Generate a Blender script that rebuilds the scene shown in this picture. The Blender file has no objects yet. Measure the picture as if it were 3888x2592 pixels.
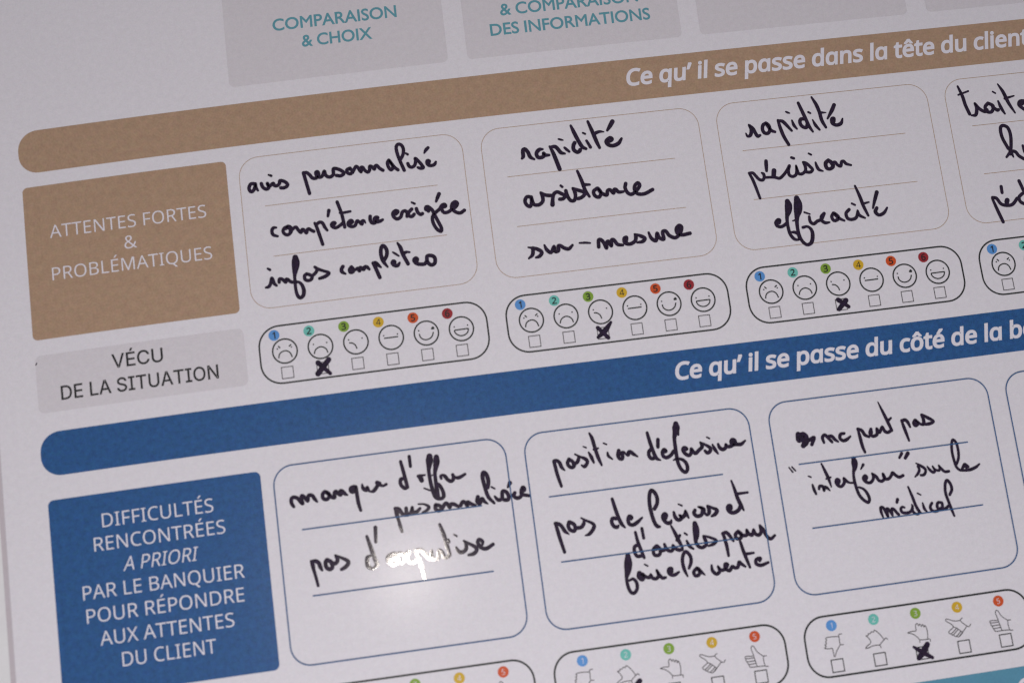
import bpy, math
from mathutils import Matrix, Vector

# ---------------------------------------------------------------- camera, world, lamps
sc = bpy.context.scene
col = sc.collection
CAM_MATRIX = [[0.9901468, 0.1225175, -0.0678146, 0.1246073], [-0.131532, 0.979869, -0.1501868, -0.1820318], [0.0480489, 0.1576267, 0.9863291, 0.4145985], [0.0, 0.0, 0.0, 1.0]]
LENS = 43.333
MIRROR_POINT = [0.1096, -0.1918, 0.0]
MIRROR_DIR = [-0.03623, -0.02356, 0.99907]

cam = bpy.data.cameras.new('camera')
cam.sensor_width = 36.0
cam.lens = LENS
cam.clip_start = 0.01
cam.clip_end = 50.0
cam_ob = bpy.data.objects.new('camera', cam)
col.objects.link(cam_ob)
cam_ob.matrix_world = Matrix(CAM_MATRIX)
cam.dof.use_dof = True
cam.dof.focus_distance = 0.447
cam.dof.aperture_fstop = 6.0
sc.camera = cam_ob

world = bpy.data.worlds.new('World')
sc.world = world
world.use_nodes = True
bg = world.node_tree.nodes['Background']
bg.inputs['Color'].default_value = (0.470, 0.455, 0.50, 1)
bg.inputs['Strength'].default_value = 0.46

sc.view_settings.view_transform = 'Standard'
sc.view_settings.look = 'None'
sc.view_settings.exposure = 0.0
sc.view_settings.gamma = 1.0
sc.cycles.filter_width = 1.2

def lamp(name, loc, target, size, power, colour, shape='DISK', size_y=None):
    l = bpy.data.lights.new(name, 'AREA')
    l.shape = shape
    l.size = size
    if size_y: l.size_y = size_y
    l.energy = power
    l.color = colour
    o = bpy.data.objects.new(name, l)
    col.objects.link(o)
    o.location = loc
    o.rotation_euler = (Vector(target) - Vector(loc)).to_track_quat('-Z', 'Y').to_euler()
    return o

mp = Vector(MIRROR_POINT)
md = Vector(MIRROR_DIR)
lamp('lamp_above_camera', mp + md * 0.6, mp, 0.019, 0.95, (1.0, 0.92, 0.84), 'RECTANGLE', 0.034)
lamp('right_side_light', (1.3, -0.9, 1.1), (0.15, -0.12, 0), 0.9, 2.6, (0.95, 0.94, 1.0), 'RECTANGLE', 0.7)  # broad area light out of view at the right
lamp('added_falloff_light', (0.10, -0.48, 0.48), (0.13, -0.20, 0), 0.22, 1.36, (0.96, 0.95, 1.0), 'RECTANGLE', 0.3)  # unseen area light added so brightness falls off towards the upper corners

# ---------------------------------------------------------------- measured layout data (millimetres on the sheet, y down)
BOW_X = [0.0728, -0.0718, 0.2729, -0.3038, 0.2142, 0.103, -0.1337, -0.3171, 0.2882, -0.342]
BOW_Y = [-0.2146, -0.0334, -0.4305, 0.8497, 0.418, 0.211, -0.424, 0.8321, -1.1082, -0.6947]
FACES = [[[(-2.11,-1.96),(-1.45,-1.21)],[(2.31,-2.01),(1.47,-1.38)],[(-2.47,-1.02),(-2.43,-0.96)],[(2.3,-1.08),(2.35,-1.02)],[(-2.33,2.21),(-1.9,0.86),(-1.01,0.14),(0.42,-0.05),(1.63,0.76),(2.24,2.39)]],[[(-2.27,-1.0),(-2.17,-0.98)],[(2.22,-1.09),(2.32,-1.08)],[(-2.37,2.32),(-1.84,1.03),(-0.89,0.31),(0.19,0.13),(1.26,0.56),(1.95,1.37),(2.23,2.45)]],[[(-2.38,-1.01),(-2.28,-1.0)],[(2.22,-1.04),(2.33,-1.03)],[(-2.31,0.04),(-1.2,0.28),(-0.3,1.11),(0.1,2.36)]],[[(-2.46,-0.92),(-2.35,-0.91)],[(2.22,-0.94),(2.32,-0.93)],[(-2.47,0.02),(2.37,-0.03)]],[[(-2.48,-1.13),(-2.37,-1.12)],[(1.8,-1.15),(2.42,-1.92)],[(2.42,-1.92),(2.81,-1.19)],[(2.81,-1.19),(1.91,-1.19)],[(2.32,-1.41),(2.36,-1.35)],[(-2.42,-0.02),(-2.21,1.1),(-1.41,1.93),(-0.32,2.27),(1.01,1.96),(1.89,1.17),(2.39,-0.08)]],[[(-2.37,-0.91),(-2.26,-0.9)],[(2.21,-1.0),(2.31,-0.99)],[(-2.43,0.24),(2.4,0.18)],[(2.4,0.18),(1.95,1.44),(0.79,2.25),(-0.56,2.35),(-1.76,1.74),(-2.35,0.93),(-2.43,0.24)]]]
THUMBS = [[[(3.07,3.12),(1.99,3.22),(1.91,4.58),(1.92,6.45),(3.03,6.6)],[(1.88,3.86),(-0.05,3.66),(-2.14,3.66),(-2.69,4.02),(-2.39,4.49),(-2.9,4.99),(-2.56,5.47),(-3.25,5.95),(-2.88,6.43),(-3.54,6.98),(-1.83,7.36),(-0.99,7.33),(-0.85,8.68),(-0.78,10.01),(-0.48,10.05),(0.21,8.65),(1.92,6.45)]],[[(3.63,7.07),(3.08,6.53),(2.39,6.97),(0.72,8.46),(0.99,9.47)],[(2.39,6.97),(1.16,4.93),(-0.29,3.46),(-0.78,4.08),(-1.38,3.85),(-1.98,4.42),(-2.61,4.33),(-2.71,4.89),(-3.47,4.86),(-2.63,5.91),(-2.22,7.23),(-3.82,8.34),(-4.3,8.91),(-3.35,8.87),(-1.55,8.4),(0.72,8.46)]],[[(2.55,8.9),(2.9,7.22),(2.85,5.22),(2.46,4.26),(2.15,4.87),(1.77,3.87),(1.26,4.53),(0.86,3.6),(0.37,4.18),(0.03,3.34),(-0.68,3.82),(-0.85,5.61),(-2.2,5.64),(-3.78,5.92),(-2.17,6.51),(-0.69,7.8),(-0.08,8.68),(2.55,8.9),(3.38,8.98),(3.34,9.81)],[(-0.08,8.68),(-0.27,9.66)]],[[(1.21,3.65),(0.29,4.43),(2.2,6.52),(2.92,6.81),(3.65,6.0)],[(0.29,4.43),(-1.8,4.32),(-4.3,3.28),(-4.67,3.81),(-2.94,5.25),(-2.47,6.22),(-4.35,7.59),(-3.71,8.3),(-1.51,6.8)],[(-3.53,8.32),(-3.24,8.83),(-1.01,7.23)],[(-2.87,8.89),(-2.19,9.38),(-0.19,7.93)],[(-2.0,9.37),(-1.2,9.59),(0.41,8.45)],[(-2.47,6.22),(-1.48,6.65),(0.41,8.45)],[(2.2,6.52),(0.55,8.1),(-1.2,9.59)]],[[(3.02,6.68),(1.93,6.71),(2.01,9.82),(3.12,10.09)],[(1.93,6.71),(0.06,4.98),(-0.81,3.14),(-1.4,2.94),(-1.76,3.62),(-1.47,5.31),(-1.33,6.13),(-4.08,5.99),(-4.13,6.64),(-1.38,6.78)],[(-4.07,6.72),(-3.94,7.62),(-1.17,7.72)],[(-3.76,7.72),(-3.43,8.6),(-0.96,8.59)],[(-3.38,8.72),(-2.97,9.58),(-0.67,9.69)],[(-1.33,6.13),(-0.67,9.69)],[(-0.67,9.69),(2.01,9.82)]]]
GLYPHS = {
 'N': {
  ' ': (364, ""),
  '&': (1025, "426,1015 474,1013 517,1004 555,989 589,970 616,945 639,916 655,882 665,843 668,800 662,744 643,694 611,650 570,610 522,573 468,538 738,277 761,308 781,341 798,377 812,416 825,457 836,500 961,500 945,442 926,386 905,333 880,284 851,239 818,199 1022,0 856,0 734,118 704,93 673,70 640,49 605,31 568,15 529,3 486,-7 440,-12 389,-14 328,-11 272,0 222,18 178,42 142,73 113,111 91,155 79,205 74,261 77,306 86,347 100,384 120,417 145,448 175,476 210,503 248,529 290,555 270,577 251,601 232,625 215,650 200,676 186,704 176,733 170,764 168,797 171,840 182,880 199,915 222,945 252,970 288,989 329,1004 375,1013|364,478 332,458 303,438 278,418 256,397 238,375 223,352 212,326 205,297 203,265 209,217 226,176 255,141 293,116 340,100 394,95 451,99 502,108 548,125 588,146 624,169 655,195|422,915 385,911 353,901 326,884 305,861 293,832 289,798 291,766 300,735 315,705 336,676 361,644 392,611 442,642 481,672 511,701 530,731 542,764 546,800 542,831 531,859 513,882 488,900 457,911"),
  '1': (801, "497,0 377,0 377,699 377,725 377,747 377,768 378,786 379,803 380,820 382,871 368,857 354,844 342,833 296,794 189,707 125,790 395,1000 497,1000"),
  '2': (801, "728,0 67,0 67,102 329,367 377,415 419,460 457,501 488,540 514,579 535,617 550,656 559,697 562,741 556,792 540,833 513,866 477,890 434,904 385,909 339,906 296,898 257,884 220,865 182,841 144,814 78,896 105,918 134,938 165,957 197,973 231,987 267,999 305,1007 344,1012 385,1014 445,1010 498,1000 546,982 588,957 622,927 651,890 671,848 684,800 688,748 684,697 673,648 655,601 631,555 601,510 566,466 525,420 481,373 431,324 223,118 728,112"),
  '3': (801, "690,766 688,723 679,685 665,650 646,619 622,593 593,570 560,552 523,537 483,527 557,506 616,481 662,445 695,400 715,346 721,284 717,229 703,177 681,130 649,88 607,52 555,24 519,10 480,0 436,-8 389,-12 338,-14 286,-13 238,-9 192,-2 148,8 105,22 63,41 63,155 106,136 151,120 199,107 247,97 293,92 339,90 420,95 485,113 533,142 566,182 586,230 592,287 589,326 578,360 560,389 534,412 502,431 464,445 419,455 368,462 312,464 216,464 216,569 314,569 366,571 412,579 452,592 486,610 514,633 536,659 552,689 561,722 564,758 559,803 543,840 515,870 479,893 434,906 382,910 348,909 316,906 286,900 257,892 231,882 205,870 180,857 155,842 130,826 69,910 107,937 151,961 201,983 256,1000 316,1011 381,1014 440,1011 494,1003 540,989 580,969 614,944 657,893 682,834"),
  '4': (801, "773,227 627,227 627,0 508,0 508,227 29,227 29,332 500,1006 627,1006 627,338 773,338|508,653 508,676 509,698 509,719 510,739 510,758 511,776 512,793 513,810 513,827 514,843 515,859 515,874 502,856 492,837 482,817 471,797 460,780 450,765 150,338 508,338"),
  '5': (801, "385,613 450,610 510,598 563,578 610,552 649,518 680,478 703,432 717,379 721,319 716,253 701,194 676,141 642,95 600,56 548,26 489,4 422,-10 347,-14 297,-12 249,-8 202,0 160,11 121,24 88,41 88,157 124,138 165,122 211,109 258,99 304,93 349,91 396,94 439,101 478,114 512,132 541,156 564,186 582,221 592,261 595,307 589,367 568,417 535,457 487,486 424,504 345,510 317,509 287,507 255,503 223,498 196,493 174,489 112,528 150,1000 651,1000 651,888 255,888 231,598 249,601 270,604 296,608 324,611 353,613"),
  '6': (801, "77,427 78,485 82,542 89,598 99,653 113,706 130,757 152,805 179,849 211,890 249,926 293,956 342,981 399,999 463,1010 535,1014 555,1014 577,1013 600,1011 622,1009 642,1006 658,1001 658,896 641,901 622,906 602,909 580,911 559,913 538,913 477,910 423,899 377,881 337,857 303,827 275,793 253,754 235,711 221,664 211,614 204,562 200,508 209,508 224,530 242,550 262,569 285,585 311,599 340,611 372,619 407,624 445,626 501,622 552,610 597,590 638,563 671,528 699,487 719,438 731,383 735,322 731,256 718,196 696,143 666,96 630,58 586,27 536,4 480,-9 417,-14 371,-11 326,-2 284,13 245,33 209,61 176,94 147,133 123,179 103,232 89,291 80,356|416,90 471,96 519,115 559,146 589,191 607,250 613,322 608,381 592,432 565,473 528,505 479,523 420,529 378,526 340,517 305,502 275,482 250,459 229,433 214,404 205,376 202,346 203,315 208,285 215,255 225,226 239,198 256,172 275,149 298,129 323,112 351,100 382,92"),
  'A': (895, "763,0 643,310 246,310 127,0 0,0 391,1004 504,1004 894,0|493,724 490,734 485,747 479,765 473,785 466,805 460,826 454,845 450,861 445,874 431,817 426,799 420,781 415,765 402,724 289,422 605,422"),
  'B': (910, "422,1000 493,998 557,991 614,980 663,965 705,945 740,919 767,887 786,849 797,804 801,752 799,714 791,680 779,648 763,619 741,594 715,572 684,554 650,540 611,531 651,515 689,503 725,487 756,467 783,442 805,412 822,376 831,333 835,284 830,227 816,175 793,130 761,90 721,58 673,33 618,15 556,4 487,0 136,0 136,1000|447,574 524,579 582,593 623,616 650,648 666,688 671,738 664,788 645,827 613,856 566,876 504,888 427,892 262,892 262,574|262,469 262,106 464,106 543,112 605,129 648,158 677,196 695,242 700,294 698,328 690,359 677,387 658,411 633,431 600,447 560,460 511,467 454,469"),
  'C': (885, "564,903 513,900 465,891 420,876 379,855 343,828 311,796 283,759 261,716 242,669 229,617 221,560 218,500 220,452 225,407 232,364 243,323 257,286 287,230 325,183 372,146 427,118 491,102 563,97 606,98 648,102 688,108 727,116 765,125 803,136 803,27 765,14 726,4 687,-4 645,-10 597,-13 545,-14 486,-11 431,-4 380,9 333,26 290,49 251,76 216,108 186,144 159,184 137,228 118,276 104,328 94,382 87,440 85,501 87,546 90,589 97,630 106,670 117,709 141,768 172,823 209,871 253,913 303,949 360,977 423,998 491,1010 566,1014 617,1012 666,1007 714,999 760,987 803,972 842,955 791,849 759,862 725,875 688,887 649,896 608,901"),
  'D': (1022, "937,510 934,445 927,384 915,328 897,276 875,228 848,185 816,146 780,112 740,83 696,57 648,37 595,21 539,9 479,2 415,0 136,0 136,1000 444,1000 503,998 558,991 611,980 660,964 706,944 748,919 786,891 821,858 851,821 877,779 898,734 915,684 927,630 935,572|804,506 802,557 797,604 788,648 776,688 760,724 726,776 683,818 631,851 570,874 502,888 426,892 262,892 262,108 398,108 475,112 544,124 605,144 658,172 702,208 739,252 767,304 788,363 800,431"),
  'E': (779, "695,0 136,0 136,1000 695,1000 695,889 262,889 262,577 669,577 669,468 262,468 262,111 695,111"),
  'F': (727, "262,0 136,0 136,1000 695,1000 695,889 262,889 262,535 668,535 668,424 262,424"),
  'I': (475, "417,0 56,0 56,73 174,99 174,899 56,927 56,1000 417,1000 417,927 300,899 300,99 417,73"),
  'J': (382, "-6,-266 -27,-266 -47,-264 -64,-261 -81,-258 -96,-253 -109,-248 -109,-141 -94,-145 -78,-148 -62,-151 -45,-154 -27,-155 -8,-155 15,-154 37,-149 58,-141 78,-130 95,-113 109,-92 120,-66 127,-33 129,6 129,1000 255,1000 255,15 251,-45 241,-98 223,-144 198,-182 168,-212 132,-236 90,-253 45,-263"),
  'L': (734, "136,0 136,1000 262,1000 262,112 699,112 699,0"),
  'M': (1270, "577,0 248,877 244,856 246,833 247,805 249,776 250,744 251,711 251,676 252,642 252,606 252,0 136,0 136,1000 322,1000 630,181 950,1000 1134,1000 1134,0 1010,0 1010,615 1010,647 1010,680 1011,712 1012,744 1014,774 1015,803 1017,830 1019,854 1020,875 681,0"),
  'N': (1064, "929,0 782,0 246,831 243,808 244,782 246,754 250,660 251,627 252,593 252,559 252,0 136,0 136,1000 282,1000 815,172 817,239 813,338 812,372 811,405 811,436 811,1000 929,1000"),
  'O': (1094, "1008,501 1007,456 1004,412 998,370 990,329 979,291 956,230 927,176 891,127 850,85 802,50 747,22 687,2 620,-10 548,-14 473,-10 404,2 343,23 289,51 240,86 199,128 164,176 135,231 113,291 103,330 96,371 90,413 87,457 85,503 87,563 94,620 104,674 118,724 136,772 158,816 185,856 215,891 250,923 289,951 333,974 380,992 432,1005 488,1013 549,1015 607,1013 661,1005 712,992 758,975 801,952 840,924 875,892 906,857 933,817 956,772 975,725 989,674 1000,619 1006,562|218,501 220,452 224,406 231,363 241,322 254,284 281,228 317,182 362,144 415,117 477,101 548,95 619,101 681,117 733,144 777,182 813,228 840,284 853,322 863,363 870,406 874,452 875,501 872,574 863,640 847,699 825,751 797,798 762,836 720,866 670,888 613,900 549,905 478,899 415,883 362,856 317,820 281,773 254,718 241,680 231,640 224,597 220,550"),
  'P': (847, "401,1000 475,997 540,988 598,972 646,951 686,923 719,890 744,851 762,808 772,759 776,706 774,665 767,626 756,588 739,551 717,517 689,486 655,458 614,435 566,415 511,401 448,392 377,389 262,389 262,0 136,0 136,1000|389,892 262,892 262,497 363,497 423,499 475,506 521,518 559,534 591,555 615,583 632,616 642,655 646,700 639,759 618,807 584,845 535,871 470,887"),
  'Q': (1094, "1008,501 1007,454 1003,408 997,363 987,321 975,280 950,217 918,161 878,112 832,70 778,37 717,11 957,-238 776,-238 583,-13 571,-13 559,-14 548,-14 473,-10 404,2 343,23 289,51 240,86 199,128 164,176 135,231 113,291 103,330 96,371 90,413 87,457 85,503 87,563 94,620 104,674 118,724 136,772 158,816 185,856 215,891 250,923 289,951 333,974 380,992 432,1005 488,1013 549,1015 607,1013 661,1005 712,992 758,975 801,952 840,924 875,892 906,857 933,817 956,772 975,725 989,674 1000,619 1006,562|218,501 220,452 224,406 231,363 241,322 254,284 281,228 317,182 362,144 415,117 477,101 548,95 619,101 681,117 733,144 777,182 813,228 840,284 853,322 863,363 870,406 874,452 875,501 872,574 863,640 847,699 825,751 797,798 762,836 720,866 670,888 613,900 549,905 478,899 415,883 362,856 317,820 281,773 254,718 241,680 231,640 224,597 220,550"),
  'R': (871, "412,1000 490,996 558,986 617,968 666,944 706,912 737,874 758,828 772,776 776,716 773,665 763,621 746,583 725,550 700,521 672,498 641,478 609,462 576,448 850,0 703,0 461,413 262,413 262,0 136,0 136,1000|405,891 262,891 262,520 412,520 486,525 545,541 590,568 621,605 639,653 646,710 643,751 634,786 620,815 599,839 573,858 541,873 502,883 457,889"),
  'S': (769, "703,268 698,211 684,160 660,116 627,77 585,45 536,20 479,1 416,-10 346,-14 309,-13 273,-12 239,-8 206,-4 175,1 146,8 119,15 94,24 71,34 71,154 108,140 150,126 197,113 247,103 299,97 352,95 398,97 440,104 476,115 507,130 532,148 552,171 566,197 574,225 577,256 575,287 568,315 556,339 539,361 515,382 484,401 445,421 398,441 342,462 301,478 263,495 229,513 199,532 172,553 148,576 129,600 113,627 100,655 91,687 86,721 84,759 89,810 102,855 125,896 155,931 193,960 237,983 288,1000 343,1011 403,1014 457,1012 507,1007 555,999 599,987 641,974 679,958 640,850 604,864 567,877 527,888 486,897 444,902 401,903 361,901 326,895 296,885 270,871 249,854 232,834 221,811 214,785 211,758 214,726 221,698 232,674 249,652 272,632 301,613 337,595 379,576 430,556 486,534 535,511 579,487 616,460 647,431 672,398 689,360 700,317"),
  'T': (779, "452,0 326,0 326,889 14,889 14,1000 763,1000 763,889 452,889"),
  'U': (1024, "896,353 892,286 878,224 854,166 821,114 779,70 726,34 690,17 650,3 606,-6 558,-12 507,-14 436,-10 372,2 315,23 266,51 223,88 188,131 161,179 142,233 130,292 126,356 126,1000 252,1000 252,352 259,276 281,213 317,162 368,125 434,103 514,95 571,99 620,110 662,128 696,153 724,183 745,219 760,260 769,304 772,353 772,1000 896,1000"),
  'V': (840, "840,1000 483,0 357,0 0,1000 132,1000 357,359 367,332 376,306 384,280 391,255 398,231 404,208 410,185 415,163 420,140 425,163 430,185 436,209 443,232 450,257 457,282 465,307 474,334 483,361 707,1000"),
  'X': (821, "815,0 672,0 408,434 139,0 6,0 338,521 27,1000 167,1000 412,608 658,1000 791,1000 482,524"),
  'a': (786, "403,763 455,761 502,754 542,742 577,725 606,703 643,655 665,591 672,511 672,0 583,0 559,106 532,81 509,58 487,39 463,22 437,9 408,-1 377,-8 341,-13 301,-14 258,-11 217,-3 180,10 147,29 118,53 95,83 78,119 68,161 64,209 74,278 104,335 153,382 192,404 238,422 293,435 355,444 424,448 552,452 552,497 547,553 534,597 511,627 480,648 442,660 396,664 358,662 320,656 284,646 250,634 216,621 185,606 147,699 182,716 221,731 263,744 309,755 355,761|440,363 356,355 291,340 246,318 216,288 198,251 192,207 196,169 209,138 230,115 258,99 291,89 329,85 389,91 442,109 487,138 522,179 543,233 550,300 550,367"),
  'b': (861, "242,805 242,774 241,745 240,716 239,691 237,669 235,651 266,681 296,708 331,731 371,749 420,760 475,763 529,759 578,748 623,728 663,701 700,666 730,623 754,573 771,515 781,449 784,375 783,325 778,279 770,236 760,196 746,160 717,107 680,63 637,29 588,5 534,-9 475,-14 420,-10 371,0 331,18 296,41 266,67 242,95 232,95 207,0 119,0 119,1064 242,1064|454,661 404,658 362,648 328,631 300,607 278,576 262,539 251,493 244,440 242,380 244,321 250,273 259,231 271,194 288,162 327,121 383,96 457,88 518,96 568,121 607,162 625,195 639,232 649,275 655,323 657,377 655,431 649,479 639,521 625,558 607,590 568,629 517,653"),
  'c': (672, "420,-14 356,-9 297,4 243,27 195,59 154,101 121,153 105,189 93,229 84,272 79,320 77,371 79,425 84,474 94,519 107,560 123,597 158,649 200,692 249,724 304,747 364,760 429,765 466,763 503,759 539,753 573,744 601,735 626,724 588,622 565,630 538,638 510,646 481,652 453,656 426,657 378,653 337,643 301,625 271,600 247,568 228,529 215,484 207,432 204,373 207,316 215,265 228,220 247,181 271,150 300,125 334,107 374,96 419,92 458,94 494,98 527,105 558,114 586,124 613,136 613,27 587,15 560,5 530,-4 498,-9 461,-13"),
  'd': (861, "385,-14 331,-10 282,2 237,21 197,48 161,83 131,126 107,177 90,235 80,300 77,374 80,447 91,513 108,572 131,623 162,666 198,702 238,729 283,749 333,761 387,765 424,763 458,758 489,750 516,739 542,726 564,710 585,693 603,674 619,654 627,654 623,708 621,730 619,749 619,765 619,1064 742,1064 742,0 643,0 625,101 603,80 585,61 564,43 542,27 516,13 488,1 457,-7 423,-12|405,88 476,95 532,117 572,153 599,204 615,270 620,350 620,373 619,426 613,474 604,517 591,555 574,588 535,629 478,654 403,662 343,654 293,627 254,583 236,550 222,511 212,469 206,422 204,371 206,320 212,273 222,231 236,195 254,162 293,121 343,96"),
  'e': (790, "409,765 470,760 526,746 575,723 618,691 653,651 681,604 702,551 714,491 718,426 718,352 204,352 213,273 235,209 270,158 317,121 375,98 444,91 490,93 532,97 571,104 608,115 646,127 685,143 685,35 647,20 609,7 571,-2 532,-9 487,-13 438,-14 370,-9 307,5 250,29 199,63 157,106 123,159 106,195 93,234 84,276 79,321 77,370 79,418 84,463 92,505 103,545 118,581 150,636 188,681 235,717 287,744 345,759|408,664 353,658 306,639 268,607 239,564 218,512 207,450 590,450 587,491 581,528 570,562 555,591 535,616 511,637 481,652 447,661"),
  'h': (866, "242,752 242,734 241,716 240,697 239,679 237,663 235,647 244,647 261,672 281,693 304,711 329,727 356,740 385,750 415,757 446,762 478,763 535,760 586,751 630,735 667,712 697,682 721,646 738,601 749,549 752,489 752,0 630,0 630,480 626,536 612,581 590,616 557,641 515,656 462,661 410,658 366,647 331,630 302,605 279,574 263,537 251,493 245,444 242,388 242,0 119,0 119,1064 242,1064"),
  'i': (361, "242,751 242,0 119,0 119,751|182,1032 200,1030 217,1024 232,1013 244,998 251,978 254,954 251,930 244,910 232,895 217,884 200,878 182,875 163,878 145,884 130,895 119,910 112,930 109,954 112,978 119,998 130,1013 145,1024 163,1030"),
  'l': (361, "242,0 119,0 119,1064 242,1064"),
  'n': (866, "480,765 532,762 577,754 618,741 653,723 683,700 708,670 727,635 741,592 749,544 752,489 752,0 630,0 630,480 626,536 612,581 590,616 557,641 515,656 462,661 388,653 330,630 290,591 263,538 248,470 242,389 242,0 119,0 119,751 218,751 237,648 262,673 283,695 306,714 332,729 359,742 388,752 418,759 449,763"),
  'p': (861, "476,765 529,761 578,749 623,730 664,703 700,668 730,625 754,575 771,517 781,451 784,377 783,327 778,281 770,238 760,198 746,162 717,108 681,64 638,30 589,6 535,-9 475,-14 438,-12 404,-7 373,1 344,13 319,26 296,41 276,58 258,76 242,95 234,95 236,78 238,58 239,35 241,12 242,-9 242,-28 242,-336 119,-336 119,751 220,751 237,648 258,669 276,689 296,707 319,724 344,738 372,749 403,758 438,763|454,661 407,658 366,648 332,632 304,610 282,581 265,546 253,505 245,456 242,401 242,377 244,318 251,266 262,220 278,180 300,148 328,122 364,103 406,92 457,88 500,92 537,105 569,126 596,154 618,189 635,229 647,275 654,324 657,378 655,428 649,473 639,514 625,551 607,584 568,627 517,653"),
  'q': (861, "619,-15 619,2 620,22 620,43 622,65 624,84 626,101 618,101 593,71 564,44 529,20 487,1 438,-10 382,-14 330,-10 282,2 238,21 198,48 162,83 131,126 108,177 91,235 80,300 77,374 79,424 83,470 91,513 102,553 116,590 146,643 182,686 225,721 275,745 328,760 387,765 442,761 490,750 531,731 566,707 596,679 620,648 644,751 742,751 742,-336 619,-336|406,88 454,91 495,101 530,116 559,138 581,167 598,202 610,244 617,293 620,347 620,373 619,427 613,476 603,519 590,557 573,589 533,630 476,654 403,662 342,654 292,627 254,583 236,550 222,511 212,469 206,422 204,371 206,320 212,274 222,232 236,195 254,163 293,122 344,97"),
  's': (671, "608,207 604,161 592,121 571,85 544,55 509,31 468,11 420,-3 367,-11 308,-14 258,-13 213,-8 173,-1 137,8 103,20 73,34 73,146 105,131 141,117 181,104 224,94 267,88 311,85 368,89 413,99 447,116 470,138 484,165 489,196 487,214 482,231 473,246 460,261 442,276 418,291 388,307 350,324 304,342 258,360 216,379 179,398 147,418 121,440 99,465 84,494 75,527 71,566 80,624 106,674 149,713 182,732 219,746 260,756 304,763 353,765 398,763 440,759 481,751 520,741 557,729 592,714 550,616 518,629 485,640 451,650 416,658 381,662 345,664 298,661 260,653 229,639 207,621 194,599 189,573 191,553 197,536 207,520 222,506 242,492 268,478 300,464 338,447 382,430 428,412 468,394 504,375 535,355 561,333 581,307 596,279 605,245"),
  't': (506, "370,87 389,87 408,89 427,92 446,95 461,99 475,102 475,8 460,2 441,-3 419,-8 395,-11 371,-13 349,-14 311,-12 274,-5 240,6 209,23 182,47 160,77 143,115 132,162 129,218 129,655 22,655 22,714 130,763 179,923 252,923 252,751 469,751 469,655 252,655 252,221 256,180 267,146 285,120 309,101 337,90"),
  'u': (866, "746,751 746,0 646,0 627,99 604,75 584,53 560,35 534,20 507,7 478,-2 447,-9 416,-13 384,-14 327,-11 277,-1 233,15 196,37 165,67 141,104 124,148 114,200 111,259 111,751 235,751 235,268 240,213 253,168 276,133 308,108 350,93 402,88 454,92 498,102 534,120 563,144 586,175 603,212 614,256 621,305 623,360 623,751"),
  'É': (779, "695,0 136,0 136,1000 695,1000 695,889 262,889 262,577 669,577 669,468 262,468 262,111 695,111|634,1308 625,1294 613,1278 598,1261 582,1242 564,1222 546,1202 526,1183 507,1163 488,1145 469,1128 451,1112 434,1098 353,1098 353,1115 367,1134 383,1155 398,1178 415,1202 431,1227 447,1253 462,1278 475,1301 486,1322 634,1322"),
  'é': (790, "409,765 470,760 526,746 575,723 618,691 653,651 681,604 702,551 714,491 718,426 718,352 204,352 213,273 235,209 270,158 317,121 375,98 444,91 490,93 532,97 571,104 608,115 646,127 685,143 685,35 647,20 609,7 571,-2 532,-9 487,-13 438,-14 370,-9 307,5 250,29 199,63 157,106 123,159 106,195 93,234 84,276 79,321 77,370 79,418 84,463 92,505 103,545 118,581 150,636 188,681 235,717 287,744 345,759|408,664 353,658 306,639 268,607 239,564 218,512 207,450 590,450 587,491 581,528 570,562 555,591 535,616 511,637 481,652 447,661|606,1059 597,1045 585,1029 570,1011 554,992 536,973 518,953 498,933 479,914 460,896 441,878 423,863 406,849 325,849 325,866 339,884 354,905 370,929 387,953 403,978 419,1004 434,1028 447,1051 458,1073 606,1073"),
  'ê': (790, "409,765 470,760 526,746 575,723 618,691 653,651 681,604 702,551 714,491 718,426 718,352 204,352 213,273 235,209 270,158 317,121 375,98 444,91 490,93 532,97 571,104 608,115 646,127 685,143 685,35 647,20 609,7 571,-2 532,-9 487,-13 438,-14 370,-9 307,5 250,29 199,63 157,106 123,159 106,195 93,234 84,276 79,321 77,370 79,418 84,463 92,505 103,545 118,581 150,636 188,681 235,717 287,744 345,759|408,664 353,658 306,639 268,607 239,564 218,512 207,450 590,450 587,491 581,528 570,562 555,591 535,616 511,637 481,652 447,661|461,1073 474,1051 490,1028 509,1004 530,978 552,953 575,928 597,904 617,883 636,864 636,849 549,849 524,865 499,883 473,904 447,927 422,950 396,975 371,950 346,927 321,905 296,884 271,866 246,849 162,849 162,864 181,884 201,905 222,929 244,953 265,978 286,1004 305,1028 321,1051 335,1073"),
  'ô': (847, "772,377 769,317 761,261 747,211 729,165 705,124 677,88 645,57 608,32 567,12 521,-2 473,-11 422,-14 373,-11 328,-2 284,12 244,32 208,57 175,88 147,124 122,165 103,211 89,261 80,317 77,377 79,425 84,470 92,512 104,552 119,588 151,640 191,684 239,719 295,744 357,760 426,765 491,760 551,744 606,719 654,684 694,640 728,588 743,552 756,512 765,470 770,425|204,377 207,320 215,269 228,223 246,183 270,150 300,123 335,104 377,92 424,88 472,92 513,104 549,123 579,150 603,183 621,223 634,269 642,320 644,377 642,434 634,484 620,529 602,568 578,601 548,627 513,646 471,657 423,661 353,653 298,627 256,585 238,553 223,516 213,474 207,428|486,1073 499,1051 515,1028 534,1004 556,978 578,953 600,928 622,904 642,883 661,864 661,849 574,849 550,865 524,883 499,904 473,927 447,950 422,975 396,950 371,927 346,905 321,884 296,866 272,849 188,849 188,864 206,884 226,905 247,929 269,953 290,978 311,1004 330,1028 346,1051 360,1073"),
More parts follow.
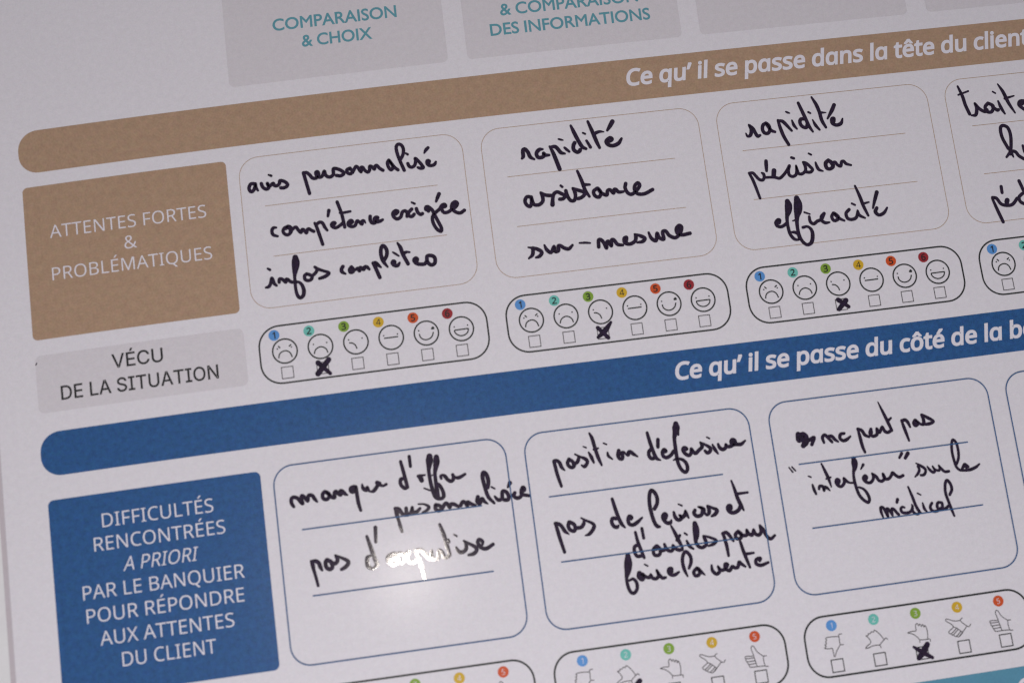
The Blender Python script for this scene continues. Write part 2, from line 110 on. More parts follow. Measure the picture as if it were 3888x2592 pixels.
  'ɑ': (861, "619,0 620,22 620,43 622,65 624,84 626,101 618,101 593,71 564,44 529,20 487,1 438,0 382,0 330,0 282,2 238,21 198,48 162,83 131,126 108,177 91,235 80,300 77,374 79,424 83,470 91,513 102,553 116,590 146,643 182,686 225,721 275,745 328,760 387,765 442,761 490,750 531,731 566,707 596,679 620,648 644,751 742,751 742,0 619,0|406,88 454,91 495,101 530,116 559,138 581,167 598,202 610,244 617,293 620,347 620,373 619,427 613,476 603,519 590,557 573,589 533,630 476,654 403,662 342,654 292,627 254,583 236,550 222,511 212,469 206,422 204,371 206,320 212,274 222,232 236,195 254,163 293,122 344,97"),
  '’': (245, "228,985 219,951 208,915 196,878 183,840 168,802 153,764 138,727 123,691 108,657 17,657 23,684 30,712 37,741 44,771 50,801 57,831 63,861 68,891 74,920 78,948 83,975 87,1000 218,1000"), },
 'B': {
  ' ': (360, ""),
  '&': (916, "726,497 710,465 690,431 668,396 644,364 619,336 478,497 547,550 598,602 634,654 655,708 661,764 650,833 617,893 566,940 500,970 421,981 334,970 263,940 210,892 176,828 164,751 170,700 187,650 212,603 243,559 277,519 199,469 134,415 84,357 52,293 41,224 54,148 91,83 146,32 215,-1 293,-13 349,-8 408,7 471,35 538,77 610,136 724,0 909,0 707,235 750,286 788,340 822,394 849,447 870,497|522,236 480,197 438,165 395,140 352,124 308,119 248,133 204,172 185,224 192,268 214,308 250,346 298,383 359,424|305,764 319,813 358,847 413,859 472,846 513,809 528,757 525,726 513,697 490,665 452,632 397,594 371,621 346,654 325,689 311,727"),
  'A': (978, "531,1006 430,1006 0,0 147,0 273,295 698,295 831,0 978,0|478,786 639,424 328,424"),
  'C': (1038, "962,931 884,962 812,985 745,1001 681,1010 619,1013 440,988 288,915 172,803 97,657 70,485 90,353 152,219 258,102 410,19 610,-13 698,-9 777,3 847,22 912,46 972,75 972,232 903,192 833,160 762,137 692,123 623,119 489,137 377,188 292,268 237,373 218,499 238,623 293,728 378,810 488,863 617,881 686,877 753,865 821,845 890,816 962,777"),
  'D': (1100, "111,0 501,0 683,27 831,102 940,213 1009,349 1032,500 1012,643 951,778 847,892 697,971 500,1000 111,1000|255,871 477,871 626,852 741,798 821,717 869,616 884,500 874,414 837,316 765,224 650,156 484,129 255,129"),
  'E': (733, "677,1000 110,1000 110,0 691,0 691,129 254,129 254,440 663,440 663,569 254,569 254,871 677,871"),
  'F': (688, "645,1000 111,1000 111,0 255,0 255,465 645,465 645,594 255,594 255,871 645,871"),
  'H': (1069, "957,1000 814,1000 814,565 254,565 254,1000 110,1000 110,0 254,0 254,435 814,435 814,0 957,0"),
  'I': (367, "255,1000 111,1000 111,0 255,0"),
  'M': (1145, "1040,1000 906,1000 573,589 242,1000 107,1000 107,0 251,0 251,779 562,391 585,391 893,779 896,0 1040,0"),
  'N': (1145, "1035,1000 900,1000 900,226 223,1000 109,1000 109,0 243,0 243,770 912,0 1035,0"),
  'O': (1207, "66,500 90,342 160,202 271,89 419,14 600,-13 786,14 936,90 1048,203 1117,343 1141,500 1116,660 1046,801 935,913 785,987 603,1013 422,986 274,912 162,800 91,660|214,500 233,624 287,729 370,810 477,863 603,881 729,863 837,810 920,729 974,624 993,500 974,376 920,271 837,190 729,137 603,119 477,137 370,190 287,271 233,376"),
  'P': (748, "103,1000 103,0 246,0 246,433 396,433 520,447 615,486 681,546 720,623 733,713 721,803 684,882 621,944 532,985 415,1000|246,871 415,871 483,862 531,838 563,804 580,762 585,718 577,664 554,620 517,588 468,568 409,562 246,562"),
  'R': (886, "113,1000 113,0 257,0 257,434 317,434 360,430 404,413 453,374 511,308 582,205 714,0 886,0 849,51 820,91 796,126 773,160 749,198 706,269 664,332 622,387 577,435 526,475 585,506 631,546 666,596 686,654 694,720 679,816 636,893 568,951 477,987 365,1000|257,877 349,877 423,870 478,851 516,820 538,778 545,726 540,677 521,632 485,596 429,572 349,563 257,563"),
  'S': (672, "585,943 542,968 498,988 453,1002 408,1010 362,1013 260,1001 176,966 113,911 73,837 59,746 104,608 211,510 339,430 446,347 491,242 485,207 466,173 434,144 388,124 328,116 270,122 214,140 161,169 111,210 65,261 65,79 115,45 168,19 223,1 282,-10 345,-13 436,0 513,37 573,95 611,170 625,258 580,415 472,519 344,595 237,669 192,765 200,805 221,838 255,863 298,879 350,884 393,881 438,871 485,852 534,822 585,780"),
  'T': (886, "861,1000 25,1000 25,871 371,871 371,0 515,0 515,871 861,871"),
  'U': (1038, "950,1000 806,1000 806,418 805,364 799,315 788,271 770,233 743,199 712,174 673,151 626,134 571,123 509,119 459,122 412,132 369,149 329,173 293,204 270,232 252,263 241,301 235,349 233,409 233,1000 89,1000 89,378 112,233 175,123 268,46 381,1 506,-13 666,6 791,59 879,144 933,257 950,393"),
  'X': (1038, "1007,1000 834,1000 522,619 208,1000 34,1000 434,518 3,0 177,0 522,413 862,0 1035,0 609,518"), },
 'I': {
  ' ': (360, ""),
  'A': (943, "32,0 396,1000 543,1000 910,0 777,0 677,279 264,279 167,0|637,391 564,595 551,634 536,680 519,732 501,791 480,861 456,940 482,940 458,860 437,789 418,729 402,677 387,633 374,595 303,391"),
  'C': (1003, "526,-13 475,-11 426,-3 380,9 337,27 295,49 257,76 222,107 190,143 162,183 137,227 116,274 100,325 88,380 82,438 79,499 82,561 88,619 100,674 116,725 137,773 162,817 190,857 222,892 257,923 295,951 337,973 380,991 426,1003 475,1011 526,1013 575,1011 623,1004 669,991 712,974 753,952 790,926 824,896 854,861 880,822 902,780 918,734 930,685 803,685 793,718 781,748 765,776 747,800 726,822 702,842 677,859 649,872 620,883 589,890 558,894 526,896 466,891 411,875 361,850 316,814 277,769 246,715 222,652 208,580 203,499 208,419 222,347 246,284 278,230 316,185 361,150 412,124 467,109 526,104 558,106 589,110 620,118 649,128 677,142 702,158 726,178 747,200 765,225 781,252 793,283 803,315 930,315 918,266 902,220 881,178 855,140 825,105 791,74 753,48 713,26 669,9 623,-3 576,-11"),
  'D': (987, "118,1000 443,1000 500,998 553,990 603,978 650,962 693,940 757,895 810,838 852,769 872,722 887,672 899,619 905,562 907,502 905,441 898,384 887,330 872,280 852,233 827,190 799,152 766,117 730,87 689,60 645,39 597,22 545,10 489,2 430,0 118,0|245,112 422,112 499,117 567,133 625,159 674,194 714,239 745,293 767,355 780,425 785,502 780,578 767,647 745,709 715,762 676,806 628,842 572,867 507,883 434,888 245,888"),
  'E': (823, "118,0 118,1000 732,1000 732,888 245,888 245,562 699,562 699,450 245,450 245,112 738,112 738,0"),
  'I': (591, "61,0 61,112 232,112 232,888 61,888 61,1000 530,1000 530,888 359,888 359,112 530,112 530,0"),
  'L': (772, "118,0 118,1000 245,1000 245,112 710,112 710,0"),
  'N': (1029, "118,0 118,1000 268,1000 674,359 686,341 699,320 713,296 728,270 745,241 762,210 779,177 796,143 813,108 796,105 792,142 790,178 788,213 786,247 785,279 785,309 784,383 784,1000 911,1000 911,0 760,0 397,570 381,596 365,623 349,650 331,680 312,713 291,749 211,889 234,892 240,754 242,714 243,678 244,645 245,616 245,592 246,572 246,0"),
  'O': (1048, "525,-13 474,-11 426,-3 380,9 337,27 296,49 257,76 222,107 190,143 162,183 137,227 116,274 100,325 88,380 82,438 79,499 82,561 88,619 100,674 116,725 137,773 162,817 190,857 222,892 257,923 296,951 337,973 380,991 426,1003 474,1011 525,1013 575,1011 623,1003 669,991 713,973 754,951 792,923 827,892 859,857 887,817 912,773 932,725 948,674 960,619 967,561 969,499 967,438 960,380 948,325 932,274 912,227 887,183 859,143 827,107 792,76 754,49 713,27 669,9 623,-3 575,-11|525,104 583,109 637,124 687,149 732,184 771,229 803,283 827,347 841,419 846,499 841,581 827,653 803,717 771,771 732,816 687,851 637,876 583,891 525,896 467,891 413,876 362,850 317,815 278,770 246,716 222,653 208,580 203,499 208,419 222,347 246,284 278,229 317,185 362,150 413,124 467,109"),
  'S': (878, "440,-17 370,-13 307,-2 251,18 201,45 159,78 126,118 100,163 83,214 75,268 205,268 212,232 224,200 243,172 266,149 295,130 327,115 363,105 400,99 440,97 484,99 524,106 562,118 596,135 624,156 648,181 665,209 676,240 679,274 676,304 667,330 653,352 633,371 609,387 582,402 551,415 517,426 481,437 361,470 285,497 221,529 169,568 132,615 110,670 102,732 107,786 122,836 147,880 181,919 222,952 270,979 325,998 383,1010 446,1013 510,1010 568,998 621,978 668,952 708,920 741,882 766,839 782,793 788,743 663,743 652,789 629,828 594,860 550,883 499,897 442,901 401,899 363,892 329,880 299,864 273,845 253,822 238,796 229,768 226,738 230,706 240,679 257,656 280,636 305,619 333,606 362,594 390,585 417,577 519,549 549,540 580,530 612,518 645,504 676,487 705,467 732,444 756,418 776,388 791,354 800,316 803,272 798,220 784,170 760,125 727,84 685,49 636,21 578,0 512,-13"),
  'T': (882, "62,888 62,1000 819,1000 819,888 505,888 505,0 379,0 379,888"),
  'U': (1017, "509,-16 433,-11 365,4 303,30 248,65 203,107 166,157 140,213 123,274 118,340 118,1000 244,1000 244,350 248,304 259,261 277,222 301,187 331,158 368,134 410,116 457,105 509,101 561,105 608,116 650,134 686,158 716,187 740,222 758,261 768,304 772,350 772,1000 899,1000 899,340 893,274 877,213 850,157 814,107 768,65 714,30 653,4 584,-11"),
  'V': (943, "401,0 32,1000 166,1000 378,405 391,368 406,323 423,270 442,209 464,139 487,60 461,60 485,141 506,211 525,271 542,323 556,368 569,405 776,1000 910,1000 546,0"),
  'É': (823, "118,0 118,1000 732,1000 732,888 245,888 245,562 699,562 699,450 245,450 245,112 738,112 738,0|375,1097 469,1295 603,1295 474,1097"), },
}
INK = {
 'avis_personnalise': "71.88,53.34,1.22 70.87,53.46,1.22 70.19,54.83,1.22 70.68,56.09,1.22 71.46,55.94,1.22 72.29,54.59,1.22 72.48,53.49,1.22 72.52,54.62,1.22 73.15,55.98,0.78;74.54,53.66,1.22 74.88,54.9,1.22 75.94,55.83,1.22 76.9,55.46,1.22 76.6,53.82,1.22 77.11,54.92,1.22 78.09,54.32,1.22 78.58,54.05,1.22 78.96,54.9,1.22 79.87,55.01,1.22 80.71,54.31,1.22 80.96,53.37,1.22 82.46,53.87,1.22 83.42,54.95,1.22 83.04,55.71,1.22 81.92,56.06,1.22 81.01,55.95,1.22;77.29,50.84,0.63 78.17,51.3,0.94;89.27,51.53,1.23 89.59,53.58,1.22 90.55,59.1,1.22;89.25,51.69,1.23 90.27,51.57,1.23 91.26,52.49,1.23 92.2,53.81,1.23 93.43,53.88,1.23 94.32,52.85,1.23 94.2,51.79,1.23 93.58,51.79,1.23 93.61,52.93,1.23 94.53,53.76,1.23 95.49,53.47,1.23 96.45,51.81,1.23 96.63,52.96,1.23 97.31,53.85,1.23 98.37,54.06,1.23 99.39,53.29,1.23 99.6,51.37,1.23 100.38,51.3,1.23 102.15,52.16,1.23 103.04,53.31,1.23 101.94,54.08,1.23 100.42,53.81,1.23",
 'nnalise': "105.32,51.88,1.42 104.19,52.24,1.18 104.37,53.39,1.18 105.42,53.76,1.18 106.05,52.94,1.18 105.16,51.86,1.18;106.09,53.35,1.18 107.4,51.4,1.18 107.98,51.71,1.18 108.95,53.53,1.18 109.2,51.94,1.18 109.74,52,1.18 110.32,53.12,1.18 111.32,53.89,1.18 111.93,53.31,1.18 112.17,51.88,1.19 112.78,52.03,1.19 113.67,53.11,1.18 113.93,52.17,1.19 114.59,51.84,1.19 115.47,53,1.19 116.54,53.86,1.19;118.97,50.48,1.19 118.4,51.31,1.19 118.6,52.96,1.19 119.34,54.02,1.19 120.12,53.3,1.19 119.81,51.97,1.19 119.04,50.57,1.19 119.95,52.14,1.19 120.74,53.38,1.19 121.72,54.3,1.19;123.1,50.56,1.19 124.07,49.05,1.19 124.45,47.13,1.19 123.93,45.6,1.19 122.8,45.15,1.19 122.07,46.04,1.19 122.17,48.5,1.19 122.85,51.35,1.19 123.86,54.72,1.19;125.13,48.68,0.71 125.7,49.16,0.95;125.38,52.46,1.19 125.73,53.48,1.19 126.62,53.91,1.19 127.62,53.37,1.19 128.2,51.81,1.19 128.15,50.91,1.19 129.05,51.91,1.19 130.11,53.5,1.19 130.54,54.53,1.19 129.5,54.65,1.19 128.62,54.22,0.87;132.68,52.99,1.19 132.84,52.36,1.19 132.23,52.21,1.19 131.97,53.07,1.19 132.57,53.96,1.19 133.8,54.1,1.19 134.64,53.71,1.19 135.12,52.95,0.79;131.48,49.35,0.64 132.15,48.36,1.19 133.03,47.57,1.11",
 'competen': "77.97,69.74,0.78 76.97,69.78,1.16 76.41,70.83,1.16 76.73,72.14,1.16 78.19,72.82,0.85;82.68,70.94,1.17 81.85,70.05,1.17 80.76,70.24,1.16 80.19,71.28,1.16 80.69,72.38,1.16 81.73,72.74,1.16 82.81,71.92,1.16 83.03,70.51,1.17 82.19,69.77,1.17 81.21,70.29,1.55;82.6,71.73,1.16 83.94,70.62,1.17 84.73,70.4,1.17 85.32,71.42,1.17 86.2,72.48,1.17 86.69,71.51,1.17 87.15,71.56,1.17 88.01,72.86,1.17 88.52,71.65,1.17 89.07,71.55,1.17 89.63,72.02,1.17 90.57,72.61,1.17;91.19,69.74,0.93 91.72,71.24,1.17 93.11,77.53,1.16;91.67,70.27,1.17 92.97,69.63,1.17 93.85,70.06,1.17 94.45,71.57,1.17 95.17,72.77,0.93;96.46,65.89,1.25 95.94,67.83,0.94;97.26,71.26,1.4 98.11,70.57,1.17 97.51,70.34,1.17 96.84,70.89,1.17 97.05,71.72,1.17 98.08,72.24,1.17 99.52,71.7,1.17 100.7,70.88,1.17;99.61,63.22,1.17 100.72,67.84,1.17 101.22,72.38,1.17;100.02,67.2,0.63 101.25,67.27,0.94 103.75,67.08,0.86;103.1,71.49,1.17 104.1,70.81,1.17 103.54,70.26,1.17 102.62,70.95,1.17 102.59,71.91,1.17 103.75,72.52,1.17 104.87,72.18,1.17 105.66,70.68,1.17 106.24,71.07,1.17 107.21,72.06,1.17 107.32,71.04,1.17 107.95,70.95,1.17 108.47,71.81,0.47",
 'ce_exigee': "110.29,69.61,1.22 110.16,70.8,1.22 110.64,71.98,1.22 111.71,72.1,1.22 112.3,71.05,1.22 112.84,70.4,1.22 112.24,70.17,1.22 111.55,70.8,1.22 112.21,71.84,1.22 113.62,71.69,1.22 114.44,71.31,0.94;119.12,69.79,1.41 119.97,69.09,1.22 119.25,68.68,1.22 118.23,69.36,1.22 118.24,70.64,1.22 119.36,71.66,1.22 120.67,71.1,1.22 121.49,69.43,1.22 122.46,69.14,1.22 123.06,69.94,1.22 122.83,71.2,1.1;124.76,68.78,1.23 123.62,69.84,1.22 123.48,70.95,1.22 124.52,71.4,1.22 125.38,70.7,1.22;126.39,68.81,1.23 126.69,70.13,1.23 127.6,71.04,1.22 128.25,70.8,1.23;125.04,66.39,0.71 125.98,66.99,0.87;130.16,69.82,1.23 129.58,69.43,1.23 129.84,68.58,1.23 130.58,68.91,1.23 130.43,70.18,1.23;130.47,68.57,1.23 131.71,69.85,1.23 132.29,71.53,1.23 133.23,74.05,1.22 134.14,76.72,1.22 133.85,77.81,1.22 132.57,76.85,1.22 131.54,74.49,1.22 131.56,72.4,1.22 132.65,71.09,1.23 134.37,69.84,1.23 135.29,68.67,1.23 136.26,68.46,1.23 136.49,69.13,1.23 135.52,69.34,1.23;135,69.76,1.23 135.46,71.1,1.23 136.67,71.41,1.23 138.16,70.78,1.23 140.01,69.71,1.23 140.69,68.66,1.23 140.07,67.95,1.23 138.9,68.61,1.23 138.54,70.18,1.23 139.77,71.62,1.23 141.27,72.12,1.23 142.78,71.33,1.23;139.32,68.99,1.23 140.46,68.64,1.23;134.79,64.49,1.34 134.09,65.78,1.26 133.46,67.08,0.87",
 'infos': "72.41,90.17,0.76 73.43,89.97,1.16 74.16,88.9,1.16 74.72,87.16,1.17 75.12,88.11,1.16 75.39,89.18,1.16 76.07,89.91,0.89;73.69,83.66,0.76 74.39,84.2,0.95;77.05,88.87,1.14 77.22,87.85,1.17 77.91,87.81,1.17 78.49,88.27,1.17 79.28,89.14,1.17 79.51,88.13,1.17 80.12,88.34,1.17 80.8,89.07,1.17 81.52,89.41,1.17;83.35,80.94,1.91 83.32,82.36,2.61 83.17,83.78,2.54 82.8,85.55,1.91 82.47,87.46,1.14 82.4,89.39,1.14 82.38,91.98,1.08 82.77,94.22,1.2 83.56,95.09,1.26 84.63,94.45,1.33 85.05,92.82,1.33 84.63,90.83,1.2 83.75,89.69,0.95 82.64,89.42,0.95;86.66,87.13,1.17 85.85,87.61,1.17 85.84,88.91,1.17 86.79,89.48,1.17 87.95,89.17,1.17 88.3,88.3,1.17 87.62,87.57,1.17 86.54,87.11,1.17;88.19,88.16,1.17 89.69,87.04,1.17 90.45,85.84,1.17;89.59,85.08,1.02 90.45,85.84,1.15 92.37,86.78,1.02 94.16,87.72,1.14 92.79,88.72,1.27 90.72,89.24,1.02",
 'completes': "99.07,86.08,1.3 98.51,86.84,1.3 98.56,87.84,1.3 99.67,88.72,0.73;101.9,86.76,1.3 101.27,87.34,1.3 101.4,88.35,1.3 102.21,88.28,1.3 102.46,87.49,1.3 101.92,86.59,1.3;103.08,87.73,0.97 104.09,87.35,1.3 104.47,88.23,1.3 104.92,87.12,1.3 105.96,87.91,1.3 106.45,87.15,1.3 107.16,87.23,1.3 107.87,88.07,0.97;109.39,86.09,1.14 110.01,87.75,1.3 111.12,91.36,1.3;109.4,86.01,0.98 110.2,86.11,1.3 111.06,87.04,1.3 111.93,87.9,0.65;113.34,85.49,1.3 114.33,83.95,1.3 114.54,82.14,1.31 113.89,80.73,1.31 113.27,80.49,1.31 112.68,81.42,1.31 112.43,83.55,1.3 112.96,85.95,1.3 114.18,88.01,0.73;116.53,83.14,0.57 117.42,83.83,0.82 118.45,84.7,0.57;116.55,87.05,1.3 116.77,86.58,1.3 116.32,86.27,1.3 115.92,86.97,1.3 116.78,87.91,1.3 117.75,87.86,1.3 118.41,87.11,0.81;118.5,80.12,0.74 119.29,81.72,1.31 119.82,84.12,1.31 121.24,87.79,1.3;120.16,83.99,1.47 121.17,83.62,0.98 122.28,83.83,0.65;124.18,86.98,1.79 124.56,86.53,1.31 124.12,86.14,1.31 123.4,86.72,1.3 124.06,87.96,1.3 125.46,88.47,1.3 126.92,88.48,1.3 127.78,87.42,1.31 128.04,85.95,1.31 129.51,85.88,1.31 130.54,86.75,1.31 130.4,88.57,1.31 129.27,89.18,1.31 128.22,88.47,1.31 127.78,87.42,1.31",
 'rapidite_a': "165.08,55.29,0.88 165.6,54.63,1.37 165.82,52.31,1.37 166.56,52.04,1.37 167.44,53.22,1.37 168.06,55.1,1.37 169.33,56.05,0.79;172.74,52.76,0.79 171.51,52.8,1.37 170.4,53.93,1.37 170.63,55.4,1.37 171.81,55.72,1.37 172.94,55.13,1.37 172.87,54.31,1.37 173.3,54.99,1.37 174.68,55.15,0.97;175.28,52.07,0.79 176.18,54.43,1.37 177.67,60.63,1.49;175.59,52.37,1.06 177.16,52.38,1.37 178.07,53.39,1.37 178.93,54.75,1.37 180.25,55.27,0.79;180.46,53.12,0.88 181.14,53.93,1.06 181.9,54.74,0.88;178.74,49.76,0.62 179.41,50.02,0.79 180.24,50.35,0.53;184.24,51.76,1.38 183.69,52.6,1.38 183.55,54.21,1.38 184.63,55.24,1.38 185.54,54.98,1.38 185.78,54.56,1.38;183.73,45.44,0.89 184.45,47.8,1.38 185.7,51.39,1.38 186.78,53.68,1.38 187.9,54.39,1.06;188.49,51.53,0.97 189.54,54.01,1.15;187.6,48.53,0.71 188.32,48.97,0.8;189.91,44.62,0.98 191.02,48.56,1.38 191.91,52.11,1.38 192.7,54.56,1.06;191.62,49.27,1.24 193.45,48.75,1.06 195,49.02,0.44;196.09,52.42,1.95 197.38,52.02,1.59 196.93,51.43,1.38 195.37,52.51,1.38 195.88,53.84,1.38 197.56,54.4,1.38 199.59,53.73,1.38 200.88,52.16,0.89;198.57,45.62,1.6 197.36,47.3,1.42 196.29,48.63,0.89",
 'assistance': "166.47,69.44,1.28 165.02,69.16,1.28 164.12,70.36,1.28 164.44,71.93,1.28 165.6,72.72,1.28 166.33,71.28,1.28 166.46,69.55,1.28 166.67,71.11,1.28 167.15,72.25,1.28 168.83,72.45,1.28 170.26,71.32,1.28 170.31,69.35,1.28 169.85,68.1,0.75 171.39,69.26,1.28 173.67,69.75,1.29;173.43,73,1.6 173.83,70.87,1.28 174.49,69.2,1.29 175.73,68.69,1.29 177.11,69.51,1.29 178.18,70.29,1.29 177.5,71.3,1.29 176.21,71.37,1.28;178.73,68.6,1.29 179.09,70.62,1.29 179.93,72.25,1.29 181.19,72.4,1.29 181.85,70.73,1.29 181.68,68.95,1.29 181.18,67.91,0.75 182.97,68.89,1.29 184.77,69.76,1.29 185.07,70.67,1.29 183.86,71.62,1.29 182.64,71.92,1.29;177.2,66.56,0.86 177.67,67.05,0.97;183.72,62.05,0.97 184.72,65.58,1.29 185.49,69.19,1.29 186.64,71.63,0.97;185.14,67.17,1.29 187.35,67.39,0.86;189.79,69.04,1.29 188.37,69.97,1.29 188.58,71.53,1.29 189.97,72.24,1.29 190.84,70.7,1.29 190,69.07,1.29 190.84,70.7,1.29 191.8,71.47,1.29 192.82,71.81,1.29 193.25,70.33,1.29 194.14,70.11,1.29 195.23,71.44,1.29 195.63,70.17,1.29 196.26,70.25,1.29 196.98,71.21,1.29 198.68,71.3,0.97;199.96,68.49,1.29 199.52,69.98,1.29 200.11,71.8,1.29 201.28,72.6,1.29 202.66,72,1.29 204.42,70.34,1.29 204.76,69.5,1.29 204.22,68.77,1.3 203,69.73,1.29 202.78,71.24,1.29 203.64,72.66,1.29 205.96,72.94,1.29 209.04,71.77,1.29",
 'sur_mesure': "162.98,87.03,0.57 165.7,87.88,1.29 167.45,89.28,1.29 166.49,90.61,1.29 165.16,90.93,0.77;164.59,87.49,1.29 164.15,89.8,1.29 162.7,90.94,0.72;168.67,86.93,0.73 169.22,88.57,1.29 170.6,89.8,1.29 171.91,87.85,1.3 172.06,89.58,1.29 173.24,89.46,1.3 173.47,87.77,1.3 174.23,87.86,1.3 175.4,88.8,1.3 176.89,89.24,1.3 178.35,88.1,0.91;180.87,87.66,0.65 182.8,87.79,0.83 184.57,88.11,0.65;187.31,89.84,1.3 187.67,87.37,1.3 188.56,87.48,1.3 189.4,88.91,1.3 189.94,90.56,1.3 190.37,88.49,1.3 191.05,88.31,1.3 191.71,89.98,1.3 192.14,87.91,1.3 192.91,88.01,1.3 193.96,89.72,1.3 195.72,90.2,0.99;196.97,88.76,1.69 197.4,87.62,1.3 196.57,87.92,1.3 196.6,89.51,1.3 198.33,90.12,1.3 200.3,89.16,1.3 200.7,87.36,1.31 200.39,86.84,0.73 202.59,87.85,1.31 203.75,88.79,1.31 202.83,89.74,1.3 200.85,89.89,0.78;205.35,86.85,0.84 206.06,89.07,1.31 207.49,90.03,1.31 208.27,87.47,1.31 208.8,89.13,1.31 210.26,89.84,1.31 210.27,87.18,1.31 211.34,87.04,1.31 212.39,88.77,1.31 214.33,89.8,1.31 216.07,88.68,1.31 216.7,86.36,2.1 216.28,85.64,1.31 215.33,86.72,1.57 215.34,88.32,1.31 216.8,89.09,1.31 219.72,88.85,1.31;215.68,87.83,2.1 216.48,86.06,2.1",
 'rapidite_b': "245.12,55.39,0.52 245.55,56.51,0.96 246.63,56.28,1.26 247.24,54.21,1.26 246.65,52.44,0.79 247.89,53.93,1.26 248.49,55.6,1.26 249.14,56.93,1.26 250.06,56.68,0.96;252.84,52.53,1.26 251.7,53.12,1.26 251.26,54.68,1.26 251.74,55.98,1.26 252.91,56.3,1.26 253.78,55.33,1.26 253.73,53.53,1.26 252.84,52.53,1.26 253.5,53.86,1.26 254.29,55.39,1.26 255.57,56.07,0.96;257.31,51.98,0.97 257.7,54.89,1.26 258.4,58.01,1.26 259.68,61.28,1.14;257.45,52.17,1.05 258.8,52.51,1.26 259.82,53.7,1.26 261.57,56.32,0.88;262.3,52.55,0.61 262.69,54.39,1.14 263.57,55.89,0.7;260.68,49.17,0.62 261.31,49.57,0.79 261.96,49.87,0.44;265.62,46.46,1.06 266.49,49.62,1.27 267.35,52.78,1.27 267.99,55.19,1.26 269.07,57.55,0.79;267.04,52.56,1.27 265.46,52.56,1.27 265.04,53.95,1.26 265.69,55.28,1.26 267.01,55.79,1.26 267.56,54.6,1.27;269.73,53.23,0.53 270.43,55.29,1.14 271.61,57.13,0.79;268.67,50.24,0.79 269.32,50.71,0.74;270.73,44.88,0.71 271.92,47.73,1.27 272.64,50.69,1.27 272.98,53.79,1.27 274,56.51,0.97;272.95,50.91,1.06 274.94,51.14,0.39;277.06,54.62,1.58 277.41,53.58,1.27 276.69,53.68,1.27 276.59,55.29,1.27 278.02,56.17,1.27 279.69,55.65,1.27 280.51,54.03,0.62;278.37,48.65,1.33 277.25,50.51,1.41 275.15,53.41,0.7",
 'precision': "243.86,69.88,0.89 244.84,72.52,1.12 246.29,79.36,0.97;244.03,69.9,0.98 245.25,70.04,1.12 246.12,71.23,1.12 247.14,72.62,1.12 248.33,72.94,1.12 249.02,71.94,1.12 248.94,70.84,1.12 248.4,70.33,0.71;249.17,72.13,0.98 251.62,72.33,0.98 253,72.59,1.07 254.35,73.02,1.12 255.94,72.03,1.12 257.67,70.24,1.12 258.61,68.9,1.12 257.96,70.64,1.12 258.04,72.28,1.12 259.17,72.95,1.12 260.43,72.38,1.12 260.99,70.63,1.12 260.97,69.18,0.8 261.08,70.64,1.12 261.45,72.14,1.12 262.66,72.37,1.12 263.99,71.35,1.12 264.18,69.74,1.12 263.57,68.12,0.62 264.71,68.71,1.12 265.9,70.12,1.12 266.59,71.29,1.12 265.74,72.1,1.12 264.34,71.94,1.12;252.43,71.8,1.6 252.86,70.04,1.69;250.6,66.24,1.25 250.4,67.94,1.33 250.21,69.82,0.98;259.81,66.05,0.98 260.63,66.45,0.98;266.2,65.29,0.68 267,65.85,0.75;268.09,68.84,0.71 268.35,70.41,1.12 268.87,71.56,1.12 270.18,72.26,0.62;272.79,68.57,1.34 271.64,69.53,1.43 271.77,71.36,1.34 272.95,71.77,1.25 274.08,70.91,1.43 273.7,69.5,1.43 272.78,68.66,1.34;274.22,69.65,1.13 275.12,69.57,1.13 275.67,70.55,1.13 276.81,71.23,1.13 277.44,69.66,1.13 278.17,69.57,1.13 278.9,70.56,1.13 280.56,71.27,0.8",
 'efficacite': "251.46,88.68,1.67 251.88,87.93,1.18 251.31,87.76,1.18 250.36,88.74,1.18 250.74,89.98,1.17 252.26,90.36,1.18 254.19,89.4,1.18;255.71,81.6,1.77 255.86,83.02,2.56 255.49,84.98,2.36 254.68,87.07,1.37 254.42,89.23,1.18 254.47,91.23,1.18 254.72,93.24,1.17 255.77,95.16,1.17 257.06,95.71,0.88 257.74,95.2,1.17 257.42,93.57,1.17 256.54,92.97,1.17 255.21,92.71,0.69;259.2,80.82,1.87 259.28,83.03,2.95 258.88,85.38,2.85 258.13,87.69,1.67 257.73,90.62,1.27 257.81,93.62,1.17 258.53,96.28,1.17 260.04,97.85,1.17 261.71,97.26,1.37 262.58,94.79,1.37 262.49,92.79,1.18 261.33,91.46,0.94 259.64,91.55,1.08;256.46,88.78,0.49 258.09,88.48,0.79;261.05,86.24,0.69 262.88,87.1,0.59;262.52,88.01,0.98 262.6,89.82,1.18 263.63,90.74,1.18 265.15,89.92,1.18 266.61,89.5,1.18 267.96,87.47,1.18;267.96,87.47,1.18 266.78,88.52,1.18 266.74,89.91,1.18 267.77,90.84,1.18 269.34,90.87,0.69;271.27,87.76,1.18 270.47,88.97,1.18 271,90.43,1.18 272.43,90.2,1.18 272.8,89.24,1.18 271.47,87.79,1.18 272.9,89.76,1.18 274.68,90.91,0.79;277.04,87.15,1.18 275.72,88.4,1.18 275.99,90.23,1.18 277.48,90.8,1.18 279.17,90.21,1.18 280,87.81,0.69 280.28,89.54,1.18 282.14,90.81,0.75;278.39,85.11,0.75 279.41,85.75,0.79;280.63,78.94,0.79 281.67,82.89,1.19 282.4,86.59,1.19 283.47,90.08,0.89;282.58,85.61,0.89 284.52,85.34,0.63;287.99,82.13,1.43 286.66,85.09,1.19 285.59,87.67,0.69;286.98,87.74,1.19 286.24,89.05,1.38 287.29,90.38,1.18 289.19,89.81,1.19 290.7,88.08,0.69",
